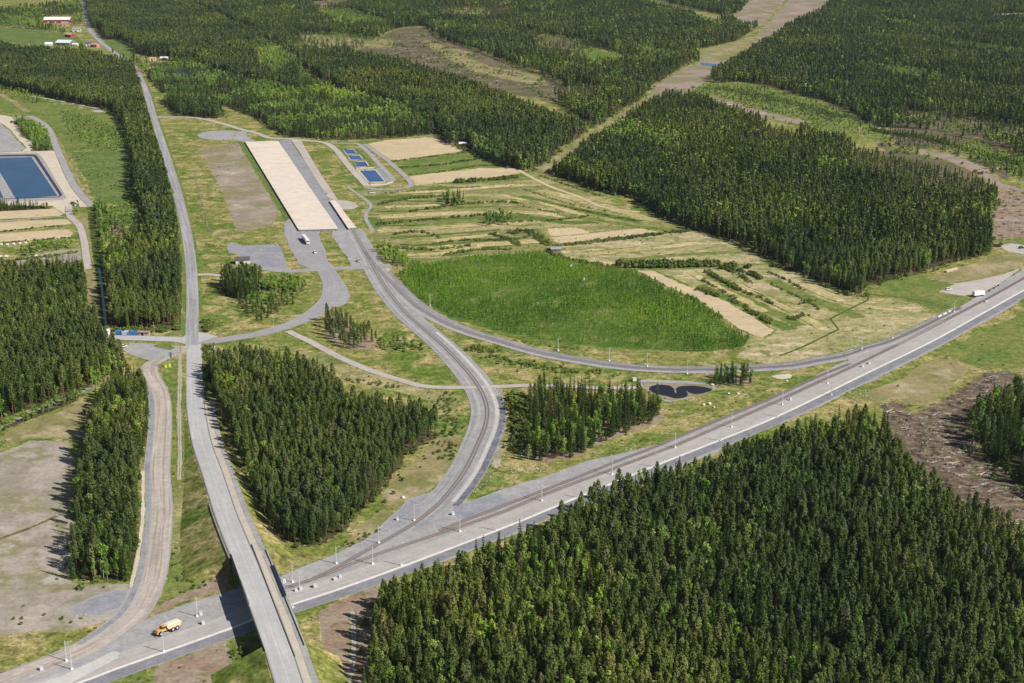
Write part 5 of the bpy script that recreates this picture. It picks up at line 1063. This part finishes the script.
def cabinet(px, dims, m, label, rz=R(28)):
    X, Y = G(*px); r = empty('trackside_cabinet', (X, Y, .15), rz); tag(r, label, 'equipment cabinet')
    a, b, c = [q * .82 for q in dims]; MB().box((0, 0, .1), (a + .3, b + .3, .2)).build('base', conc, r); MB().box((0, 0, .2 + c / 2), (a, b, c)).build('body', m, r)
    MB().box((0, 0, .23 + c), (a + .2, b + .2, .12)).build('roof', galv, r); MB().box((0, -b / 2 - .03, .2 + c / 2), (a * .7, .05, c * .8)).build('door', galv, r)
CW = .5
for px, d, m, lb in (((200.6, 615.6), (1.3, 1.2, 1.5), white, 'white trackside cabinet at the foot of the tall mast west of the bridge'), ((203, 624.6), (1.3, 1.1, 1.4), white, 'white trackside cabinet on the open gravel between mast and bridge shadow'),
                     ((41.5, 670.4), (1.4, 1.2, 1.4), white, 'white cabinet on the gravel near the lower left corner'), ((279.3, 586.5), (2.8, 1.6, 2.0), white, 'big white equipment box right beside the blue bridge screen'),
                     ((284, 583.5), (1.5, 1.3, 1.8), white, 'white equipment box just behind the big one by the bridge'), ((295.9, 591.5), (1.2, 1.0, 1.2), white, 'left white box of the pair between the rusty tracks and the pale lane'),
                     ((300.6, 590), (1.3, 1.0, 1.4), white, 'right white box of the pair between the rusty tracks and the pale lane'), ((315, 587.5), (1.8, 1.6, 1.3), beige, 'beige box with a dark front on the gravel east of the bridge'),
                     ((335.2, 580), (2.0, 1.4, .8), beige, 'low beige box on the gravel beside a white cabinet'), ((340, 578), (1.2, 1.0, 1.3), white, 'white cabinet right of the low beige box'),
                     ((452.8, 515), (1.6, 1.3, 1.3), white, 'white cabinet on the grey gravel inside the track junction'), ((397.2, 520.3), (1.2, 1, 1.2), white, 'white cabinet along the outer side of the curving track'),
                     ((862.3, 367.2), (1.5, 1.2, 1.2), white, 'left white cabinet of the pair on the gravel where the tracks join'), ((869, 364.2), (1.5, 1.2, 1.2), white, 'right white cabinet of the pair on the gravel where the tracks join'),
                     ((790.2, 400.5), (1.3, 1.1, 1.6), white, 'white cabinet beside the mast above the pale lane'), ((986, 302.2), (2.2, 1.5, .8), white, 'white concrete box on the corridor gravel below the lorry yard'),
                     ((482, 264.5) and (583.8, 282), (1.1, 1.1, 3.0), white, 'slim white post standing in the sapling field'), ((571.3, 266.4), (3.2, 2.2, 1.3), white, 'low white box at the top edge of the sapling field'),
                     ((205.8, 330.5), (2.2, 1.8, 1.2), white, 'white box beside bushes at the road crossing'), ((634, 381), (2.5, 1.8, 1.8), white, 'white pump box behind the spruce clump by the heart shaped pond'), ((214, 350), (2.0, 1.6, 2.0), bluep, 'blue box at the tip of the triangular wood')):
    cabinet(px, d, m, lb)
def bale(px, label):
    X, Y = G(*px); o = MB().tube((X - .8, Y, .85), (X + .8, Y, .85), .82, n=14).build('hay_bale', white); tag(o, label, 'hay bale')
for i, (x, y) in enumerate(((1.5, 245.4), (7.5, 245.6), (14, 244.9), (20, 244.4), (26, 243.8))): bale((x, y), f'white wrapped hay bale, {["first", "second", "third", "fourth", "fifth"][i]} from the left edge in the upper row')
for i, (x, y) in enumerate(((1, 257.6), (6.5, 257.4), (36.5, 256.8))): bale((x, y), f'white wrapped hay bale, {["first", "second", "third"][i]} from the left edge in the lower row')

# ------------------------------------------------------------------ masts
def mast(px, label, hgt=8.2, arm=3.0, rz=0.0, group='overhead line masts along the tracks', name='catenary_mast'):
    X, Y = G(*px); r = empty(name, (X, Y, .15), rz); tag(r, label, 'mast', group)
    MB().box((0, 0, .35), (1.0, 1.0, .7), 0, .8).build('foundation', white, r)
    m = MB()
    for sx in (-1, 1):
        for sy in (-1, 1): m.tube((sx * .17, sy * .17, .6), (sx * .10, sy * .10, hgt), .042, .034, 4)
    for k in range(9):
        z = .8 + k * (hgt - 1) / 9; z2 = z + (hgt - 1) / 9
        m.box((0, 0, z), (.34, .34, .05)); m.tube((-.16, -.16, z), (.14, -.14, z2), .025, n=3); m.tube((.16, .16, z), (-.14, .14, z2), .025, n=3)
    m.build('pole', galv, r)
    if arm: MB().tube((0, 0, hgt - 1.4), (arm, 0, hgt - .9), .05, n=5).tube((0, 0, hgt - .2), (arm * .8, 0, hgt - .95), .03, n=4).tube((arm, 0, hgt - .9), (arm, 0, hgt - 1.8), .04, n=4).build('bracket_arm', galv, r)
O = ['first', 'second', 'third', 'fourth', 'fifth', 'sixth', 'seventh', 'eighth', 'ninth']
for i, p in enumerate([(372.6, 564.3), (459.8, 531.9), (541.7, 501), (612, 474.7), (675, 448), (731.5, 427.3), (782.3, 404.9), (827.4, 383.5)]):
    mast(p, f'lattice mast between main track and pale lane, {O[i]} one east of the bridge', rz=R(120))
for i, p in enumerate([(293, 608), (401.7, 565.7), (496.5, 530.8), (580.5, 498.5), (655.7, 467.5), (720.7, 441), (777.5, 417), (831.5, 395.3)]):
    mast(p, f'thin mast on the white cable trough, {O[i]} one east of the bridge', 7.6, 0, group='thin masts along the white trough')
for p, l in (((336.3, 564), 'lattice mast north of the rusty tracks, nearest the bridge on that side'), ((378.7, 543.3), 'lattice mast on the gravel edge where the curved track begins'), ((414, 521), 'short signal mast along the start of the curved track'),
             ((292.5, 582.5), 'mast close to the bridge on the far side of the rusty tracks'), ((299.3, 589), 'mast close to the bridge beside a pair of white boxes'), ((196.9, 616.5), 'double steel mast on the gravel left of the bridge shadow'),
             ((163.7, 652.2), 'mast on the white trough below the yellow dump truck'), ((66.4, 661.2), 'upper one of two masts near the lower left corner'), ((71.7, 669.6), 'lower one of two masts near the lower left corner, beside spilled gravel'),
             ((558, 351), 'small mast along the long bend, left of the wooded clump'), ((609, 361), 'small mast along the long bend above the wooded clump'), ((647, 366.5), 'small mast on the long bend left of the heart shaped pond'), ((687, 374), 'mast on the long bend directly above the heart shaped pond'),
             ((892.3, 338.4), 'tall mast on the grassy edge where the bend joins the main track'), ((954, 312), 'mast by the white barrier near the lorry yard'), ((861.5, 349.5), 'mast on the grass tongue left of the track junction at the right'), ((430, 306), 'small mast left of the track fork below the long platform')):
    mast(p, l, 8.2, 2.6 if 'double' not in l else 0, R(40))
def lamp(px, label, h=9):
    X, Y = G(*px); r = empty('street_lamp', (X, Y, 0), 0); tag(r, label, 'street lamp')
    MB().tube((0, 0, 0), (0, 0, h), .09, .06).tube((0, 0, h), (0, -1.2, h + .3), .05, .04).build('pole', galv, r); MB().box((0, -1.4, h + .3), (.35, .8, .12)).build('lamp_head', galv, r)
lamp((154.6, 336.2), 'tall pale lamp post on the verge right of the small hut'); lamp((274, 331), 'lamp post at the bend of the curved road'); lamp((377, 273), 'lamp post at the level crossing below the long platform'); lamp((259, 560), 'lamp post beside the path at the north end of the bridge', 6)
lamp((320.5, 641), 'leaning lamp post on the reddish soil right of the bridge', 8); lamp((225.5, 651), 'short white post in the grass south of the trough', 3); lamp((38, 337), 'white lamp post among the pines at the left edge'), lamp((50.5, 337.5), 'right one of two white posts among the pines at the left edge', 6)
def banner(px, col, label):
    X, Y = G(*px); r = empty('advertising_flag', (X, Y, 0), 0); tag(r, label, 'banner flag')
    MB().tube((0, 0, 0), (0, 0, 9), .07, .05).build('pole', white, r); MB().box((.65, 0, 7.2), (1.2, .06, 3.2)).build('banner', col, r)
    MB().box((0, -.9, 1.1), (1.5, .5, 2.0), 0, .75).build('foot_board', paint('lime_board', (.72, .78, .16)), r)
banner((166.3, 367.6), paint('cyan_cloth', (.35, .65, .72)), 'pale cyan flag on a pole with a lime green board, left of the pair'); banner((170.2, 366.8), paint('slate_cloth', (.10, .16, .22)), 'slate blue flag on a pole with a lime green board, right of the pair')
sg = empty('gate_post', (*G(106, 345), 0)); tag(sg, 'tall lime yellow post board below the white gatehouse', 'gate post'); MB().box((0, 0, 3.4), (.9, .3, 6.8), 0, .7).build('board', paint('lime_board', (.72, .78, .16)), sg); MB().box((0, 0, .25), (1.6, 1.0, .5)).build('foot', white, sg)

def pylon(px, wd, h, label, rz):
    X, Y = G(*px); r = empty('power_pylon', (X, Y, 0), rz); tag(r, label, 'pylon')
    for k in (-1, 0, 1):
        l = MB()
        for s in (-1, 1): l.tube((k * wd / 2 * .9 + s * .5, 0, 0), (k * wd / 2 * .9 + s * .22, 0, h), .13, .10, 4)
        for j in range(10): l.tube((k * wd / 2 * .9 - .45, 0, h * j / 10), (k * wd / 2 * .9 + .4, 0, h * (j + 1) / 10), .06, n=3)
        l.build('leg', galv, r)
    MB().box((0, 0, h), (wd * 1.35, .5, .18)).box((0, 0, h + .8), (wd * 1.35, .4, .14)).build('crossbeam', galv, r)
    ins = MB()
    for k in (-1, 0, 1): ins.tube((k * wd * .5 + .8, 0, h), (k * wd * .5 + .8, 0, h - 2), .12)
    ins.build('insulators', paint('insulator', (.3, .25, .2)), r)
pylon((1004, 242), 13, 17, 'grey three legged power line pylon at the cleared strip on the right', R(5))
pylon((704.5, 64), 14, 15, 'distant power line pylon beside the small blue pond', R(-20))

# ------------------------------------------------------------------ vehicles
def wheels(r, xs, y, rad, wdt, z0=0.0):
    for x in xs:
        for s in (-1, 1):
            w = MB().tube((x, s * y - wdt / 2, rad + z0), (x, s * y + wdt / 2, rad + z0), rad, n=14).build('wheel', dark, r)
            MB().tube((x, s * y - wdt / 2 - .02, rad + z0), (x, s * y + wdt / 2 + .02, rad + z0), rad * .45, n=10).build('rim', galv, w)
def dump_truck(px, rz):
    X, Y = G(*px); r = empty('dump_truck', (X, Y, .26), rz); tag(r, 'yellow articulated dump truck driving on the gravel corridor left of the bridge', 'dump truck')
    MB().box((3.9, 0, 1.55), (2.6, 2.2, 1.3), 0, .86).build('bonnet', yellow, r)
    cab = MB().box((2.1, 0, 2.35), (1.7, 1.9, 2.1), 0, .88).build('cab', yellow, r); MB().box((2.1, 0, 2.7), (1.72, 1.94, .8), 0, .95).build('window', glass, cab)
    MB().box((-1.8, 0, 1.15), (7.6, 1.1, .5)).build('chassis', yellow, r)
    b = MB(); prof = [(-5.3, 2.3), (-4.3, 1.45), (.3, 1.5), (1.0, 2.3), (1.25, 3.1), (-5.4, 3.1)]
    b.prism([(a, c) for a, c in prof], -1.5, 1.5); b.build('dump_body', paint('cream_yellow_body', (.70, .53, .33), .4, .5), r)
    MB().box((-2.1, 0, 3.16), (6.0, 2.6, .3), 0, .8).build('load', paint('pale_load', (.72, .68, .60)), r)
    wheels(r, (3.9,), 1.25, .9, .6); wheels(r, (-1.4, -3.3), 1.25, .9, .6)
    MB().box((5.25, 0, 1.2), (.2, 2.3, .5)).build('bumper', yellow, r)
dump_truck((168, 632), ang((178, 628), (158, 636)))
def lorry(px, rz, label, L=16):
    X, Y = G(*px); r = empty('lorry', (X, Y, .2), rz); tag(r, label, 'lorry')
    MB().box((-L / 2 + L * .42, 0, 2.35), (L * .84, 2.55, 2.8)).build('trailer', white, r); MB().box((0, 0, .85), (L, 1.0, .3)).build('chassis', dark, r)
    cab = MB().box((L / 2 - 1.1, 0, 2.0), (2.1, 2.45, 2.9), 0, .93).build('cab', white, r); MB().box((L / 2 - .08, 0, 2.5), (.1, 2.0, .9)).build('windscreen', glass, cab)
    wheels(r, (L / 2 - 1.3, L / 2 - 5, -L / 2 + 4.2, -L / 2 + 2.9, -L / 2 + 1.6), 1.1, .5, .35)
lorry((305.8, 242), ang((302, 237), (309.5, 246)), 'long white lorry parked on the forecourt in front of the long platform', 20)
lorry((978.5, 296.3), ang((970, 297), (985, 295)), 'white lorry standing at the lower edge of the gravel lay-by on the right', 9)
def car(px, m, label, rz, name='car', van=False, z=.2):
    X, Y = G(*px); r = empty(name, (X, Y, z), rz); tag(r, label, 'van' if van else 'car')
    h = 1.0 if van else .55; b = MB(); L = 5.2 if van else 4.5
    prof = [(-L/2, .35), (L/2, .35), (L/2 + .02, .8), (L/2 - .9, .98), (L/2 - .95, 1.0), (-L/2 + .1, 1.0), (-L/2 - .02, .8)]
    b.prism(prof, -.9, .9); b.build('body', m, r)
    c = [( -L/2 + .15, 1.0), (L/2 - 1.0, 1.0), (L/2 - 1.9, 1.0 + h), (-L/2 + (.2 if van else .9), 1.0 + h)]
    MB().prism(c, -.78, .78).build('window', glass, r); MB().box(((-L/2 + .5 + L/2 - 1.9) / 2, 0, 1.03 + h), (L * .48 if not van else L * .6, 1.4, .07)).build('roof', m, r)
    wheels(r, (L/2 - .85, -L/2 + .85), .82, .33, .22)
CARS = {'w': white, 'd': paint('navy_car_paint', (.03, .04, .08), .3, .6), 'r': paint('maroon_car_paint', (.12, .02, .03), .35, .5), 'b': paint('blue_car_paint', (.08, .18, .35), .3, .6), 's': paint('silver_car_paint', (.5, .52, .55), .3, .6)}
car((372, 193.4), CARS['w'], 'white van at the corner of the settling basins', R(20), 'van', True)
car((358.5, 261.8), CARS['s'], 'silver and blue car beside the track below the long platform', ang((356, 258), (361, 264)))
car((315, 253.2), CARS['w'], 'small white car on the forecourt below the long lorry', ang((312, 250), (317, 256)))
car((73.5, 204.4), CARS['d'], 'navy blue van next to the large pond', R(5), 'van', True)
car((123.5, 347.3), CARS['w'], 'white car parked at the left end of the gravel parking area', R(15))
car((997.8, 247), CARS['r'], 'maroon van at the forest edge under the power pylon', R(-10), 'van', True)
car((1021.5, 248.5), CARS['d'], 'dark car on the gravel at the right edge', R(20))
car((246.8, 263.6), CARS['w'], 'white van beside the dark roofed shed', R(15), 'van', True)
car((948.5, 290.2), CARS['w'], 'white car at the pointed end of the gravel lay-by', R(10))
car((390, 186), CARS['w'], 'white car on the gravel below the lowest basin', R(8)) if False else None
# barriers, blocks, logs
for i, (x, y) in enumerate(((986.5, 293), (989, 291.6), (991.3, 290.2), (993.5, 288.9), (996, 287.4), (998.2, 286.1))):
    X, Y = G(x, y); o = MB().box((X, Y, .6), (1.2, .8, 1.0), R(30), .8).build('concrete_block', dark if i % 2 else dconc); tag(o, f'dark concrete block beside the gravel lay-by, {O[i]} of the line from the lorry', 'concrete block', 'dark blocks beside the lay-by')
for i, (a, b) in enumerate((((938, 317.5), (942, 315.8)), ((943, 315.4), (947, 313.5)), ((948, 313.0), (951.5, 311.3)))):
    p, q = G3(*a), G3(*b); o = MB().box(((p.x + q.x) / 2, (p.y + q.y) / 2, .55), ((q - p).length, .6, .9), math.atan2((q - p).y, (q - p).x), .75).build('road_barrier', white); tag(o, ['left', 'middle', 'right'][i] + ' piece of the white barrier along the grassy edge by the lay-by', 'barrier')
lg = MB(); 
for k in range(9): 
    a = G3(944.5, 272.3); b = G3(956, 269.2); d = Vector(((k % 3) * .5, (k % 3) * -.6, .3 + (k // 3) * .45)); lg.tube(a + d, b + d, .28, n=7)
tag(lg.build('log_pile', wood), 'pale pile of logs lying in the grass below the big forest edge', 'log pile')
for i, (x, y, s, lb) in enumerate(((703.5, 405.3, 1.5, 'pale flat rock on the grass, left one of the close pair'), (709.5, 404.5, 1.8, 'pale upright rock on the grass, right one of the close pair'), (728.5, 394, 1.1, 'beige rock on the grass below the small row of spruces'), (738, 394, 1.2, 'white rock on the grass right of the beige one'), (786.8, 381.5, 1.2, 'pale rock beside the bush above the main track'), (403, 498, 1.4, 'white boulder at the edge of the gravel where the curve widens'), (714, 407.6, .9, 'small grey rock just below the close pair'), (712.5, 385.5, 1.6, 'white stone at the right tip of the heart shaped pond'))):
    X, Y = G(x, y); bm = bmesh.new(); bmesh.ops.create_icosphere(bm, subdivisions=2, radius=s * .72)
    for q in bm.verts: q.co *= random.uniform(.82, 1.12); q.co.z *= .6
    me = bpy.data.meshes.new('boulder'); bm.to_mesh(me); bm.free(); me.materials.append(paint('pale_rock', (.62, .58, .52))); o = bpy.data.objects.new('boulder', me); C.objects.link(o); o.location = (X, Y, s * .3); tag(o, lb, 'boulder')



# ------------------------------------------------------------------ air
hz = MB().box((0, 4900, 170), (9000, 10400, 342)).build('haze', None)
m, nt = new_mat('haze'); o_ = nt.nodes.new('ShaderNodeOutputMaterial'); v_ = nt.nodes.new('ShaderNodeVolumePrincipled')
v_.inputs['Color'].default_value = (.62, .74, .95, 1); v_.inputs['Density'].default_value = .000024; v_.inputs['Anisotropy'].default_value = .2
nt.links.new(v_.outputs[0], o_.inputs['Volume']); hz.data.materials.clear(); hz.data.materials.append(m)
hz['kind'] = 'stuff'; hz['label'] = 'thin blue haze over the far forests'
